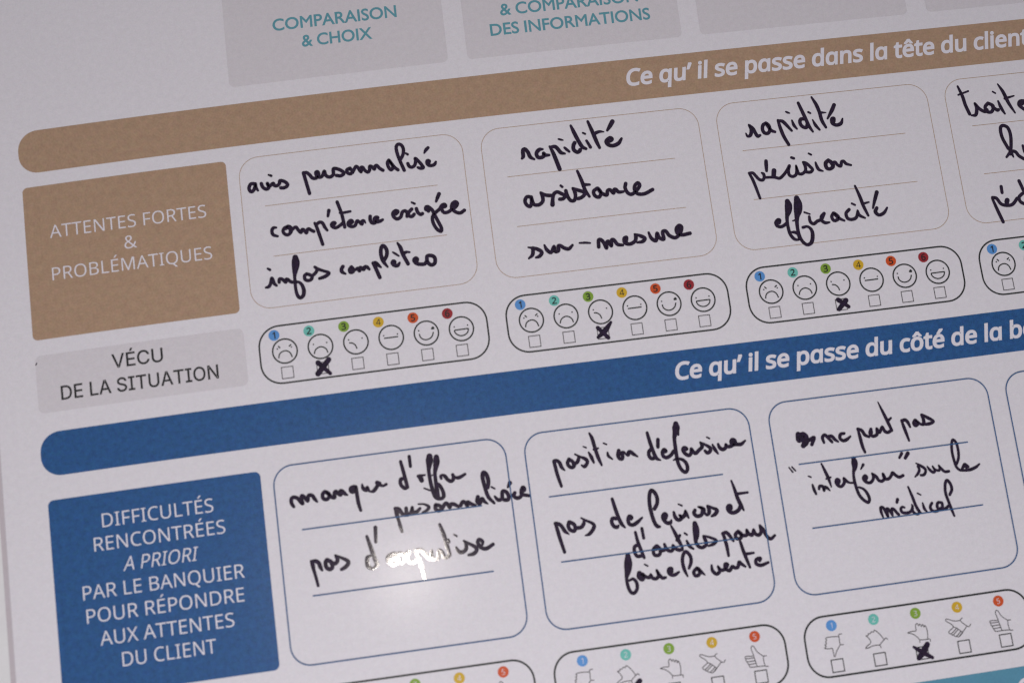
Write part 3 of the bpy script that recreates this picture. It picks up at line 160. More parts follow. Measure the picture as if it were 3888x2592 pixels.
 'traite': "324.32,46.97,0.77 325.38,50.93,1.22 325.8,54.18,1.22 326.7,57.64,1.22;323.96,50.13,0.7 327.82,49.15,0.7;327.28,58.24,0.69 328.85,58.25,1.22 329.7,55.69,1.22 329.34,53.95,0.91 330.65,56.15,1.22 332.5,57.43,1.22 333.32,56.82,1.22;334.14,54.43,1.22 332.84,55.7,1.22 333.19,57.51,1.22 334.9,57.71,1.22 335.82,55.69,1.22 334.3,54.52,1.22;335.58,56.01,1.22 337.05,57.42,1.22 337.43,57.29,1.22;337.99,54.09,0.7 338.59,56.71,1.22 339.54,59.02,0.7;336.69,50.38,0.63 337.54,51.05,0.63;339.06,47.8,0.56 340.45,50.88,1.22 341.68,55.29,1.22 343.31,59.1,0.63;340.66,53.4,1.05 344.11,52.8,0.56;346.42,56.2,1.22 347.66,55.27,1.22 345.94,55.07,1.22 345.32,56.42,1.22 347.33,58.61,1.22",
 'hy': "338.21,71.84,1.21 336.81,67.46,1.21 336.91,63.95,1.22 337.99,63.26,1.22 339.54,64.25,1.22 340.02,67.13,1.21 339.37,71.28,1.21 338.48,73.98,1.21;337,74.93,0.83 338.99,73.16,1.21 340.52,73.34,1.21 341.58,75.04,1.21 343.69,76.69,1.21;338.85,72.97,1.56 339.52,75.22,0.55;343.7,71.43,0.9 343.97,73.57,1.21 344.64,75.4,1.21",
 'perd': "328.86,89.22,0.89 329.91,93.49,1.19 331.14,98.12,1.19;329.08,88.97,1.2 330.38,89.4,1.2 331.67,91.63,1.2 333.59,92.38,1.2 335.69,92.28,1.2 337.82,90.29,1.2;333.83,91.2,1.71 334.13,90.54,1.71;340.02,88.81,1.2 338.57,90.03,1.2 338.9,91.8,1.2 340.76,92.89,1.2;339.76,84.09,1.2 340.94,88.58,1.2 341.62,90.39,1.2;332.91,85.36,1.17 332.81,87.61,1.1",
 'manque': "74.06,164.78,1.03 73.45,163.52,1.25 73.6,162.05,1.25 74.38,161.71,1.25 75.52,162.15,1.25 76.55,163.63,1.25 77.08,164.14,1.25 76.82,162.47,1.25 77.06,161.54,1.25 77.89,162.17,1.25 78.79,163.48,1.25 79.06,162.32,1.25 79.42,161.7,1.25 80.44,161.91,1.25 81.19,163.2,1.25 81.83,164.1,0.81;84.67,161.2,1.26 83.93,161.92,1.26 83.93,163.26,1.25 84.83,163.82,1.25 85.78,163.35,1.26 86.05,162.2,1.26 85.1,161.33,1.26 85.9,162.18,1.26 86.69,163.17,1.26 87.69,163.53,1.26 87.86,161.99,1.26 88.35,161.6,1.26 89.28,162.62,1.26 89.84,162.92,1.26 89.83,161.65,1.26 90.42,161.73,1.26 91.2,162.72,1.26 91.96,163.24,0.67;94.4,160.75,1.19 93.31,161.21,1.26 93.34,162.26,1.26 94.22,162.37,1.33 94.98,160.91,1.26 95.15,163.39,1.26 95.33,166.39,1.26 95.8,168.83,1.03;94.16,161.62,1.48 94.43,161.8,1.48;97.2,160.45,0.67 97.42,161.75,1.26 98.38,162.54,1.19 98.78,161.63,1.19 98.99,162.4,1.19 99.66,163.09,0.67 100.71,163.07,1.26 101.71,162.16,1.26 102.57,161.22,1.26 104,161.79,0.89 105.16,161.41,0.97;102.2,160.5,1.41 103.07,160.77,1.11",
 'd_offre': "110.74,154.54,1.06 111.35,158.35,1.23 111.73,161.12,1.23 112.01,163.28,1.23;110.77,160.29,1.23 110.1,160.44,1.23 109.88,161.82,1.23 110.35,162.83,1.23 111.21,163.53,1.23 112.01,163.22,1.23;113.8,153.22,1.12 113.82,156.54,1.06;115.99,160.14,1.06 116.63,160.7,1.64 116.99,161.69,1.52;116.35,160.07,1.06 118.31,160.03,0.59;120.52,154.09,2 120.36,155.38,2.42 120.06,156.88,1.88 119.74,158.5,1.29 119.72,160.63,1.23 119.95,163.61,1.29 120.36,166.03,1.35 121.2,167.9,1.52 122.9,168.48,1.17 123.65,167.63,1.35 123.46,165.84,1.23 122.63,163.96,1.17 121.77,163.26,0.94;122.77,154.62,1.77 122.63,156.27,2.12 122.11,158.1,1.65 121.67,159.7,1.23 121.59,161.82,1.23 121.58,163.83,1.29 121.64,166.19,1.52 121.66,167.96,1.4;117.49,164.35,0.53 119.27,165.29,0.64;120.44,160.54,0.41 121.19,160.23,0.41;123.54,161.84,0.94 123.45,161.12,1 124.08,160.84,0.94 124.85,161.3,1.23 125.54,162.45,1.23 126.52,163.17,1.23 127.4,162.81,1.23 127.61,162.01,1.23;127.48,161.17,1.18 127.98,161.94,0.94 129.35,162.36,1.24 131.6,161.47,0.94",
 'personnalisee': "107.03,169.53,0.71 107.47,171.02,1.52 107.53,172.25,1.32 107.79,173.51,1.06 108.16,175.6,1.18 108.54,177.59,0.91;107.2,169.76,1.26 108.39,170.12,1.26 109.42,171.89,1.26 110.81,172.28,1.26 112.09,171.83,1.26 112.82,170.09,1.02 112.83,171.73,1.26 114.17,171.7,1.26 115.3,170.82,1.02;110.76,170.12,1.22 110.67,171.75,1.32;114.97,169.31,0.61 116.89,169.6,0.71 118.3,170.71,1.12 117.46,171.72,1.02 115.96,172.18,0.61;120.72,170.31,1.33 120.37,171.49,1.26 121.3,172.33,1.26 122.6,171.79,1.26 121.71,170.64,1.27 120.49,170.48,1.26;122.6,171.79,1.26 123.82,170.3,1.27 124.43,170.38,1.27 125.19,171.72,1.27 125.51,170.83,1.27 126.64,170.88,1.27 128.07,171.83,1.02;128.82,171.58,1.27 129.69,170.46,1.27 130.37,170.76,1.27 131.06,171.87,1.33 131.3,170.78,1.27 132.15,171.4,1.27 133.72,172.12,0.82;134.88,169.5,1.33 134.5,170.89,1.43 135.19,171.9,1.27 135.77,170.64,1.27 136.23,170.29,1.27 136.74,171.18,1.27 137.85,172.19,0.57;138.54,166.88,1.23 139.01,164.88,1.4 138.68,162.56,1.4 137.75,161.72,1.4 137.27,163,1.4 137.57,166.34,1.27 138.35,169.95,1.27 140.02,172.23,0.92;140.5,170.13,0.78 141.48,171.39,1.27 142.76,171.15,1.27 143.13,169.14,1.27 143.51,168.57,1.03 144.48,169.11,1.27 145.11,170.63,1.27 144.76,171.72,1.27 143.52,171.66,1.27;139.79,166.84,0.62 140.84,167.56,0.58;146.1,166.32,1.48 145.2,167.65,0.72;147.3,169.79,1.23 146.77,170.65,1.27 147.89,171.62,1.27 149.2,171.17,1.27 149.62,169.57,1.23;150.32,169.05,1.95 150.27,168.63,1.85 149.65,169.37,1.44 149.6,170.5,1.27 151.92,171.36,1.07",
 'pas_d': "77.68,183.09,0.64 78.16,184.22,1.42 78.39,186.11,1.14 78.93,189.03,1.02 79.26,191.34,0.99;78.12,183.22,0.99 79.4,183.39,1.35 80.31,184.23,1.35 80.61,185.41,1.35 81.07,186.54,0.85;82.98,183.44,1.35 82.47,184.23,1.35 82.58,185.82,1.35 83.64,186.6,1.35 84.49,186.07,1.35 84.45,184.5,1.35 83.12,183.46,1.35;84.4,184.92,1.35 85.85,184.83,1.35 86.47,183.77,1.35 86.08,182.71,1.07 85.78,182.2,0.5 87.74,183.36,0.93 89.62,184.61,1.28 89.89,185.37,1.35 88.83,186.51,1.35 87.39,187.14,1.07;96.83,177.61,1 97.75,181.55,1.36 98.32,184.2,1.36 99.15,187.03,1.35;97.18,184.05,0.86 96.26,184.5,1.36 95.97,186.04,1.35 96.22,187.36,1.35 97.56,188.25,1.07 99.11,187.31,1.07;99.95,175.07,1.29 99.55,179.77,1",
 'expertise': "104.64,186.19,1.14 105.51,185.35,1.3 105.43,184.38,1.3 103.65,184.72,1.3 102.78,185.56,1.3 103.18,187.14,1.29 104.44,187.88,1.29 105.9,186.93,1.3 106.36,184.7,1.3 107.52,184.66,1.3 108.26,185.72,1.3 108.01,187.02,1.3 107.16,187.67,1.29;110.07,184.33,1.3 108.59,185.38,1.3 108.13,186.85,1.3;110.06,184.43,1.3 109.31,185.86,1.3 109.51,187.41,1.3 110.99,187.99,1.3 112.41,187.42,1.3;103.52,185.85,2.09 104.89,185.65,2.1;112.03,184.12,0.86 112.9,186.53,1.3 113.51,189.48,1.3 114.12,193.56,1.05;112.39,184.36,1.3 113.94,184.37,1.3 114.8,185.25,1.3 115.78,186.72,1.3 116.45,187.58,1.15 117.16,186.52,1.3 117.44,185.03,0.96 117.43,187.52,1.3 118.14,188,1.15 119.36,187.58,1.3 119.85,185.16,0.96 120.73,185.85,1.3 121.31,187.46,1.3 122.03,187.94,1.3 123.19,187.14,1.3;121.16,176.87,0.96 122.03,180.07,1.31 122.71,184,1.3 123.31,186.96,1.05;123.31,182.26,0.96 123.52,182.96,0.96;125.65,185.07,0.77 126.46,186.61,1.3 127.8,186.79,1.3 128.9,185.79,1.3 128.92,184.06,1.06 128.35,183.18,0.58 130.05,184.4,0.96 132.01,185.82,1.3 132.27,186.81,1.3 131.17,187.82,1.3 129.39,188.06,0.86;125.41,180.75,0.54 126.24,181.4,0.73;134.43,185.18,0.96 134.55,184.23,1.15 133.47,183.51,1.31 132.97,184.41,1.31 133.73,186.05,1.3 135.39,186.75,1.3 137.92,185.64,1.15",
 'position': "161.77,161.22,1.25 161.96,162.93,1.23 162.29,165.63,1.22 163.11,169.64,1;161.8,161.01,1.23 162.66,160.92,1.12 163.53,161.73,1.23 164.02,163.33,1.23 164.91,164.5,0.56;166.88,161.04,1.23 166.22,162.22,1.23 166.68,163.47,1.23 167.75,163.89,1.23 168.41,163.2,1.23 168.01,162.03,1.23 166.88,161.04,1.23;168.19,162.76,1.23 169.36,162.49,1.23 170.07,161.46,1.23 170.1,160.76,0.84;169.12,159.65,0.63 170.74,160.7,0.77 172.31,161.61,1.23 172.96,162.53,1.19 172.45,163.59,1.23 171.67,164.12,1.23 170.83,163.59,0.63;173.8,159.62,0.63 174.48,161.33,1.23 175.05,163.23,0.77;172.27,157.45,0.49 173.19,157.95,0.56;174.92,153.28,0.7 175.55,154.85,1.19 176.15,158.59,1.23 176.8,161.91,1.23 177.58,164.4,0.77;175.68,158.88,0.84 177.2,158.65,0.63;180.12,160.51,0.7 180.24,161.65,1.01 181.48,162.91,0.53;179.19,157.19,0.53 180.17,157.73,0.59;183.99,160.31,1.23 183.49,161.79,1.23 183.88,162.97,1.23 184.77,163.22,1.23 185.02,161.99,1.23 184.27,161.33,1.23 185.58,161.08,0.91 185.94,161.55,0.84;186.45,161.96,0.98 186.98,162.17,1.23 187.26,161.29,1.23 187.84,161.23,1.23 188.71,162.05,1.23 190.04,163.13,0.59",
 'defensive': "194.45,155.63,1.04 194.84,158.41,1.25 195.48,161.7,1.24 196.34,164.53,1.24 197.6,165.33,0.56;194.89,161.3,1.24 194.14,162,1.24 193.95,163.26,1.24 194.59,164.38,1.24 195.73,164.29,1.24 195.87,163.35,1.24;197.76,158.38,1.28 197.39,160.82,1.2;199.38,162.68,1.28 199.88,162.59,1.24 199.33,161.95,1.24 198.61,162.9,1.24 198.82,164.21,1.24 199.87,164.75,1.24 201.43,164.07,1.24 202.5,162.93,1.25;204.63,153.87,1.77 204.51,155.15,2.57 204.13,156.55,2.08 203.44,158.39,1.36 203.27,161.58,1.28 203.27,164.79,1.28 203.49,167.53,1.24 204.44,169.73,1.24 205.47,170.42,1.24 206.26,169.49,1.24 206.21,167.73,1.24 205.3,166.33,1.12 204.25,165.79,0.96 203.15,165.57,0.96 201.96,165.9,0.48;205.01,156.66,0.88 204.94,157.62,0.72;206.79,163,0.96 207,162.71,1.25 206.26,162.21,1.25 205.68,162.86,1.25 206.28,164.22,1.25 207.45,165.01,1.25 208.39,164.17,1.25 208.58,162.99,1.25 208.94,163.76,1.25 209.79,164.59,1.25 211.06,163.71,1.25 212.35,162.76,1.25 212.34,161.79,1.25 211.89,161.06,0.56 213.73,162.29,0.96 215.02,163.42,1.25 214.84,164.52,1.25 213.8,164.95,1.25 213.11,164.14,0.96;215.99,162.42,0.64 216.54,164.1,1.25 217.39,165.69,0.67;214.44,159.68,0.56 215.28,160.24,0.61;217.93,162.51,0.88 218.23,163.68,1.25 219.24,164.53,1.25 220.31,163.95,1.25 220.49,162.84,0.8 221,163.71,1.25 222.3,163.72,1.25 223.76,162.78,1.25 223.73,161.97,1.25 222.97,161.63,1.25 222.45,162.29,1.25 222.72,163.13,1.25 224.31,163.42,1.25 225.76,163.52,1.25 227.32,162.52,0.67;223.01,162.36,1.28 223.31,162.56,1.28",
 'pas_de': "159.4,181.77,0.98 159.76,183.62,1.27 160.16,186.24,1.26 161.16,191.33,1.08;159.42,181.62,1.27 160.74,182.09,1.27 161.52,183.1,1.27 162.23,184.55,1.27 163.38,185.64,0.57;164,181.77,1.27 163.56,182.92,1.27 163.96,184.26,1.27 165.25,184.88,1.27 165.79,184.12,1.27 165.56,182.73,1.27 164.3,181.81,1.27;165.99,184,1.27 167.84,183.94,1.27 168.84,182.86,1.27 169.04,181.98,0.91;168.19,180.96,0.6 169.95,182.1,0.83 171.78,183.25,1.09 172.18,184.21,1.28 171.29,185.6,1.27 170.07,186.58,1.13 168.73,186.85,0.42;179.45,176.07,1.06 179.94,179.02,1.27 180.67,182.46,1.27 181.43,184.68,1.27 182.39,185.99,0.64;179.87,182.66,1.27 178.66,182.5,1.27 178.19,183.64,1.27 178.75,185.08,1.27 179.76,185.52,1.27 180.28,185.13,0.83;184.82,183.61,0.83 185.06,183.04,1.27 184.37,182.49,1.27 183.77,183.63,1.27 184,185.02,1.27 185.16,185.48,1.27 186.81,184.78,1.27 188.58,183.5,0.68",
 'leviers': "193.13,181.16,1.29 194.18,179.68,1.29 194.55,177.79,1.29 193.95,175.76,1.3 192.91,174.98,1.3 192.11,176.5,1.29 191.71,179.68,1.29 191.99,183.27,1.29 192.68,186.26,1.29 193.38,187.08,1.29 194.04,187.25,0.89;196.38,184.66,1.29 196.77,183.74,1.29 196.26,183.27,1.29 195.52,184.06,1.29 195.78,185.38,1.29 196.77,186.4,1.29 197.76,186.37,1.29 198.24,185.63,0.64;199.41,183.12,0.89 199.65,184.77,1.29 200.48,185.84,1.29 201.49,185.65,1.29 201.62,184.86,1.29 201.12,184.31,0.73 201.89,185.22,1.29 203.01,184.4,1.29 203.38,183.08,0.73 203.54,184.15,1.29 204.16,185.68,0.61;201.36,180.66,0.52 202.49,181.34,0.65;206.62,183.42,1.21 206.15,184.33,1.29 206.97,185.41,1.29 208.48,185.28,1.29 209.19,183.92,1.29 209.15,183.11,1.3 207.86,182.42,0.62 209.61,183.33,1.17 209.74,184.64,0.97 210.42,185.54,0.89 211.17,184.99,1.29 211.37,183.72,1.3 210.99,182.46,0.68 212.58,183.4,0.97 214.07,184.4,1.3 213.22,185.59,1.29 211.98,186.1,0.81;218.72,184.37,1.54 218.84,183.57,1.3 218.19,183.49,1.3 217.74,184.24,1.3 218.21,185.44,1.3 219.62,185.95,1.3 221.4,185.21,1.3 222.28,183.86,1.3;220.43,175.32,0.68 221.05,178.18,1.06 221.67,181.51,1.3 222.44,183.89,1.3 223.08,185.59,0.62;221.6,179.88,1.01 225.34,179.88,0.78",
 'outils': "185.58,188,0.96 185.99,191.47,1.18 186.57,193.82,1.18 187.31,196.63,1.02;186.12,192.17,1.18 184.66,192.65,1.18 184.39,194.43,1.18 185.1,195.89,1.18 186.84,195.89,1.18;187.93,187.06,1.09 188.08,190.27,1.02;191.97,193.4,1.25 190.78,194.38,1.18 190.85,196.2,1.18 192.44,196.41,1.18 193.05,194.68,1.18 192.2,193.43,1.18;191.76,194.05,1.82 192.13,193.88,1.82;193.1,195.14,1.18 194.27,195.07,1.18 195.06,194.49,1.18;194.68,193.19,0.96 195.22,194.97,1.18 196.5,195.71,1.18 197.27,195.24,1.18 197.48,193.91,0.96 198.02,194.89,1.18 199.29,195.74,1.18 200.35,195.61,1.18;197.82,187.46,0.69 198.78,189.98,1.19 199.73,192.84,1.32 200.6,195.05,0.8;200.3,190.98,0.96 199.1,192.42,1.14;201.97,190.47,0.69 202.69,191.07,0.73;202.31,193.07,0.8 202.92,194.86,1.18 204.14,195.97,0.73;205.9,187.73,1.6 205.96,189.56,2.24 205.73,191.81,2.06 205.3,193.81,1.25 206.08,195.51,1.19 207.42,195.91,1.19 208.73,194.95,1.19 208.29,192.61,1.19 208.12,192.18,0.69 210.21,192.98,0.91 212.23,194.27,1.03 211.14,195.27,1.14 209.31,195.71,0.68",
 'pour': "214.83,192.22,1.1 215.16,194.21,1.19 215.46,196.75,1.19 215.55,199.77,0.91;214.76,192.33,1.19 215.98,192.08,1.19 216.95,193.3,1.19 217.94,195.15,0.87;220.04,192.34,1.37 218.97,193.12,1.19 219.1,194.5,1.19 220.49,194.57,1.19 221.04,193.39,1.19 220.14,192.4,1.19 221.12,193.63,1.19 222.72,193.84,1.19 223,192.16,0.96 223.39,193.36,1.19 224.56,194.09,1.19 225.32,192.36,0.92 225.67,193.78,1.19 226.86,194.39,1.19 227.73,193.36,1.19 227.58,191.17,0.69 228.54,192.78,1.19 229.35,194.95,1.19 230.56,196.14,1.19 232.18,195.21,0.87",
 'faire': "181.96,195.24,1.7 181.71,197.69,2.67 181.24,200.11,2.26 180.47,202.49,1.17 180.52,204.97,1.17 181.13,207.07,1.17 182.19,207.66,1.17 183.4,206.48,1.17 183.59,204.48,1.17 182.65,203.05,1.02 181.21,203.38,0.79;187.09,198.82,0.54 188.04,199.49,0.63;184.96,201.51,1.7 184.79,202.62,1.81 185.68,203.64,1.35 186.33,202.37,1.24 185.38,201.8,1.36 186.62,202.75,1.18 188.16,203.3,1.18 188.65,202.35,0.86 189.14,203.65,1.18 190.37,203.93,1.18 191.2,203.03,1.18 190.82,201.28,0.91 191.46,202.84,1.18 192.44,204.05,1.18 193.49,204.01,0.9;195.72,202.28,1.36 195.86,201.4,1.18 195.04,201.4,1.18 194.66,202.36,1.18 195.32,203.36,1.18 196.69,203.54,1.18 198.14,202.83,0.79",
 'la_vente': "201.68,202.06,0.95 202.65,200.27,1.18 202.74,198.24,1.18 201.49,196.53,1.18 200.41,197.48,1.18 199.84,199.67,1.18 200.11,202.42,1.18 200.82,204.59,0.63;204.29,202.41,1.18 203.08,203.49,1.18 203.46,204.79,1.18 204.65,204.61,1.18 205.12,203.09,1.18 204.29,202.41,1.18 205.58,203.83,1.18 206.64,204.92,0.5;209.35,202.12,0.73 209.41,203.89,1.18 210.6,205.18,1.18 211.77,204.43,1.18 211.45,202.8,0.86 212.18,204.04,1.18 213.59,204,1.18 214.75,202.57,1.18 213.97,202.35,1.18 213.85,203.81,1.18 215.12,204.65,1.18 216.24,203.45,1.18 217.09,204.01,1.14 218.04,203.91,1.18 218.76,202.31,1.18 219.36,202.96,1.18 220.59,204.03,0.8;220.2,195.68,0.96 220.74,198.82,1.19 221.29,201.17,1.19 222.1,204.5,0.87;221.01,200,1.1 224.11,199.96,0.78;225.7,202.78,1.03 226.06,202.04,1.19 224.61,202.3,1.19 224.39,203.63,1.19 225.92,204.33,1.19 228.48,203.72,0.91",
 'ne_peut': "245.76,162.74,1.75 245.76,164.71,1.97 247.76,163.44,2.3 247.83,165.64,2.41 246.84,166.83,1.64;245.76,163.4,1.97 247.43,162.74,1.31;249.25,165.16,1.31 251.04,164.52,1.2 249.86,166.78,1.2;254.13,166.67,0.88 253.88,164.88,1.14 254.79,164.12,1.14 255.74,165.12,1.14 256.9,166.81,0.99;256.03,164.72,0.99 257.13,164.86,1.14 258.03,166.08,1.14 259.04,166.98,0.7;261.57,164.45,0.99 260.31,164.61,1.14 259.86,165.87,1.14 260.8,166.87,1.14 262.19,166.61,1.14 263.52,165.73,0.7;266.47,163.43,0.7 266.77,166.11,1.14 267.07,169.44,1.14 267.61,171.7,0.92;266.54,163.65,1.14 267.78,164.25,1.14 268.6,165.9,1.14 269.92,166.73,0.88;271.04,164.23,1.1 270.44,165.7,1.14 271.38,166.7,1.14 272.82,166.22,1.14 273.06,164.27,0.92 273.81,165.69,1.14 275.05,163.87,0.88 275.65,165.49,1.15 276.67,166.06,1.14 277.89,165.56,1.15;270.86,164.87,1.43 270.91,165.32,1.32;275.08,155.35,0.4 276.03,158.47,0.93 277.16,162.15,1.15 278.16,165.59,0.99;277.38,162.18,1.06 278.62,161.34,0.71;282.05,162.56,0.77 282.64,165.5,1.15 283.47,169.75,0.79;282.23,162.8,1.15 283.4,162.62,1.15 284.14,163.49,1.15 284.68,165.21,0.77;286.69,163.15,0.99 286.16,164.19,1.15 286.68,165.03,1.15 287.59,164.37,1.15 286.91,163.18,1.15 288.44,164.7,0.93 289.54,164.84,1.15 289.75,163.1,1.15 289.27,161.44,0.62 291.27,162.85,1.15 293.2,164.38,0.89 291.55,164.99,1.15 289.74,164.98,0.88;286.68,163.81,1.33 286.82,164.27,1.33",
 'interferer': "240.69,173.37,0.42 241.76,175.13,0.61;241.76,173.42,0.57 242.79,174.79,0.53;246.86,177.19,0.53 247.67,177.62,0.57;247.75,180.2,0.69 248.01,181.85,1.07 248.47,183.43,0.8;249.75,181.89,0.91 250.11,180.98,0.95 251.22,181.32,1.07 251.39,182.58,1.07 251.57,181.55,1.07 252.49,181.87,1.07 253.38,182.89,0.49;251.98,173.6,0.61 252.86,176.39,1.07 253.58,178.96,1.07 254.04,181.69,0.53;252.82,178.86,0.72 254.39,178.55,0.65;256.76,180.9,0.95 257.11,179.99,1.07 256.41,179.52,1.07 255.9,180.41,1.07 256.43,181.62,1.07 257.53,182.05,1.07 258.7,180.96,1.07 258.79,179.36,0.8 259.56,180.51,1.07 260.61,181.21,0.73 261.85,181.38,0.73;263.28,173.34,1.53 263.38,174.7,2.2 263.13,176.39,1.72 262.45,178.02,0.99 262.27,180.67,1.07 262.57,183.37,1.07 263.13,185.73,1.07 264.35,187.6,1.07 265.75,188.54,1.07 266.33,187.48,1.07 265.9,185.52,1.07 264.83,183.86,0.86 263.4,183.1,0.69;266.24,175.8,1 265.15,177.19,0.48;266.36,180.82,0.96 266.68,180.1,1.07 266.19,179.56,1.07 265.47,180.32,1.07 266.03,181.54,1.07 267.5,182.11,1.07 268.62,181.31,1.07 269.05,180.03,1.07 268.72,179.12,0.73 269.97,180.34,1.07 270.69,181.77,1.07 271.81,182.11,1.07 272.78,181.09,1.07 272.44,179.7,0.92 272.73,181.37,1.07 274.06,181.63,1.07 275.22,180.64,1.07 275.78,179.76,1.07 276.6,180.63,1.07 277.8,181.55,1.07 279.25,181.17,1.05;280.14,173.7,1.06 279.09,175.1,0.87;282.26,173.98,1.35 281.06,175.46,1.06",
 'sur_le': "284.41,177.65,0.47 285.97,178.77,0.96 287.24,180.04,0.96 287.19,181.01,0.96 286.39,181.89,0.96 285.38,181.88,0.86;284.96,178.76,0.98 285.17,180.02,0.96 284.51,181.16,0.96 283.31,182.16,0.55;288.09,179.23,0.49 288.7,180.35,0.96 289.75,181.47,0.96 290.46,181.07,0.96 289.95,179.41,0.62 290.67,180.61,0.74 291.85,181.07,0.96 292.37,180.34,0.96 292.11,179.38,0.62 292.82,180.64,0.96 293.87,181.76,0.96 295.25,181.82,0.96;298.45,179.65,0.96 299.44,177.81,0.96 299.83,175.15,0.96 299.57,172.52,0.97 298.64,171.41,0.93 297.96,172.81,0.97 297.6,175.48,0.96 297.77,178.58,0.96 298.22,180.85,0.96 299.51,182.07,0.86 300.49,180.9,0.96 301.15,180.13,0.96 302.22,181.13,0.96;301.18,180.62,1.48 301.61,181.05,1.36;299.74,182.16,0.74 301.25,182.23,0.99 302.9,182.2,1.11 304.92,181.6,1.01 306.3,180.74,0.59",
 'medical': "269.97,194.28,0.56 269.58,192.48,1.01 269.66,190.81,1.01 270.44,190.91,1.01 271.04,192.39,1.01 271.63,194.29,0.77 271.64,191.49,1.01 272.18,191.7,1.01 273.26,194.09,0.59 273.32,191.78,1.01 274.02,191.94,1.01 274.69,193.02,1.01 275.39,193.95,1.01;277.8,191.88,0.7 277.13,191.58,0.85 276.45,192.12,0.99 276.67,193.28,1.01 277.89,193.72,1.01 279.52,193.51,1.01 280.44,192.51,1.02 280.47,191.18,0.49;280.28,185.17,0.68 281.13,188.8,1.02 281.75,191.7,1.02 282.64,193.92,1.02 283.52,194.67,0.31;280.59,191.69,0.85 280.4,193.49,0.99 281.64,194.63,0.85 282.56,194.33,1.02;275.88,188.89,1.13 275.49,189.82,0.99;284.24,191.18,0.59 284.52,193.19,1.02 285.32,194.35,0.45;283.07,187.72,0.59 284.11,188.42,0.51;287.44,191.6,0.92 286.63,192.76,1.02 286.97,194.07,1.02 288.19,194.51,1.02 289.86,194.17,1.02 291.78,194,1.02 292.93,193.31,1.02;290.87,191.91,0.85 289.59,191.74,1.02 289.03,192.8,1.02 289.34,193.82,1.02 290.72,193.44,0.99 290.93,192.34,1.02;294.07,189.65,0.99 295.12,187.96,1.02 294.92,185.95,1.02 294,184.7,1.02 293.19,185.86,1.02 292.75,188.92,1.02 293.22,191.8,1.02 293.74,194.4,1.02 294.29,196.86,0.73",
 'x_a': "87.13,118,1.28 90.86,122.12,0.88;90.79,117.36,1.28 86.73,121.7,1.38",
 'x_b': "187.69,116.53,0.71 185.28,119.19,1.41 182.61,121.15,0.8;182.93,117.87,1.01 186.07,121.73,1.01",
 'x_c': "267.58,118.48,1.23 270.87,121.33,0.92;270.24,119.02,1.34 267.36,121.77,1.13",
 'x_d': "272.5,237.57,0.81 274.99,239.54,1.47 278.18,241.79,1.03;277.24,237.31,1.62 275.36,239.59,2.02 273.58,241.34,1.46",
 'x_e': "179.94,235.81,1.23 176.55,238.98,1.22;176.42,236.63,0.94 179.95,238.99,0.94",
 'speck': "-5.49,106.54,0.39 -5.77,107.1,0.34",
}

# ---------------------------------------------------------------- helpers
EXPS = [(i, j) for i in range(4) for j in range(4) if i + j <= 3]

def bow(x, y):
    """the sheet is not perfectly square and flat: a smooth drift of a millimetre at most"""
    a = (x - 170) / 170
    b = (y - 120) / 120
    a = max(-1.35, min(1.35, a))
    b = max(-1.35, min(1.35, b))
    f = [a ** i * b ** j for i, j in EXPS]
    return (x + sum(c * v for c, v in zip(BOW_X, f)), y + sum(c * v for c, v in zip(BOW_Y, f)))

def wm(x, y, z=0.0, warp=True):
    if warp: x, y = bow(x, y)
    return (x * 0.001, -y * 0.001, z * 0.001)

def mesh_ob(name, verts, faces, mats, parent=None, face_mats=None, smooth=False):
    me = bpy.data.meshes.new(name)
    me.from_pydata(verts, [], faces)
    for m in (mats if isinstance(mats, (list, tuple)) else [mats]):
        me.materials.append(m)
    if face_mats: me.polygons.foreach_set('material_index', face_mats)
    if smooth: me.polygons.foreach_set('use_smooth', [True] * len(me.polygons))
    me.update()
    o = bpy.data.objects.new(name, me)
    col.objects.link(o)
    if parent: o.parent = parent
    return o

def round_rect(x0, y0, x1, y1, r, n=10, sub=18, corners=(1, 1, 1, 1)):
    """outline of a rounded rectangle, points running TL, TR, BR, BL with extra points on the sides"""
    cs = [((x0, y0), 180, corners[0]), ((x1, y0), 270, corners[1]), ((x1, y1), 0, corners[2]), ((x0, y1), 90, corners[3])]
    sg = [(1, 1), (-1, 1), (-1, -1), (1, -1)]
    pts = []
    for ((cx, cy), a0, on), (sx, sy) in zip(cs, sg):
        rr = r if on else 0.02
        for k in range(n + 1):
            a = math.radians(a0 + 90 * k / n)
            pts.append((cx + sx * rr + rr * math.cos(a), cy + sy * rr + rr * math.sin(a)))
    out = []
    for i, p in enumerate(pts):
        q = pts[(i + 1) % len(pts)]
        out.append(p)
        d = math.dist(p, q)
        m = int(d // 6)
        for k in range(1, m + 1):
            out.append((p[0] + (q[0] - p[0]) * k / (m + 1), p[1] + (q[1] - p[1]) * k / (m + 1)))
    return out

def outline_mesh(loop, w, z, closed=True, local=None):
    """thin printed line along a point list"""
    n = len(loop)
    V, F = [], []
    for i, p in enumerate(loop):
        a = loop[i - 1] if (closed or i > 0) else p
        b = loop[(i + 1) % n] if (closed or i < n - 1) else p
        dx, dy = b[0] - a[0], b[1] - a[1]
        L = math.hypot(dx, dy) or 1
        nx, ny = -dy / L * w / 2, dx / L * w / 2
        for s in (1, -1):
            q = (p[0] + nx * s, p[1] + ny * s)
            V.append(wm(*q, z) if local is None else (q[0] * .001, -q[1] * .001, z * .001))
    for i in range(n if closed else n - 1):
        j = (i + 1) % n
        F.append((2 * i, 2 * i + 1, 2 * j + 1, 2 * j))
    return V, F

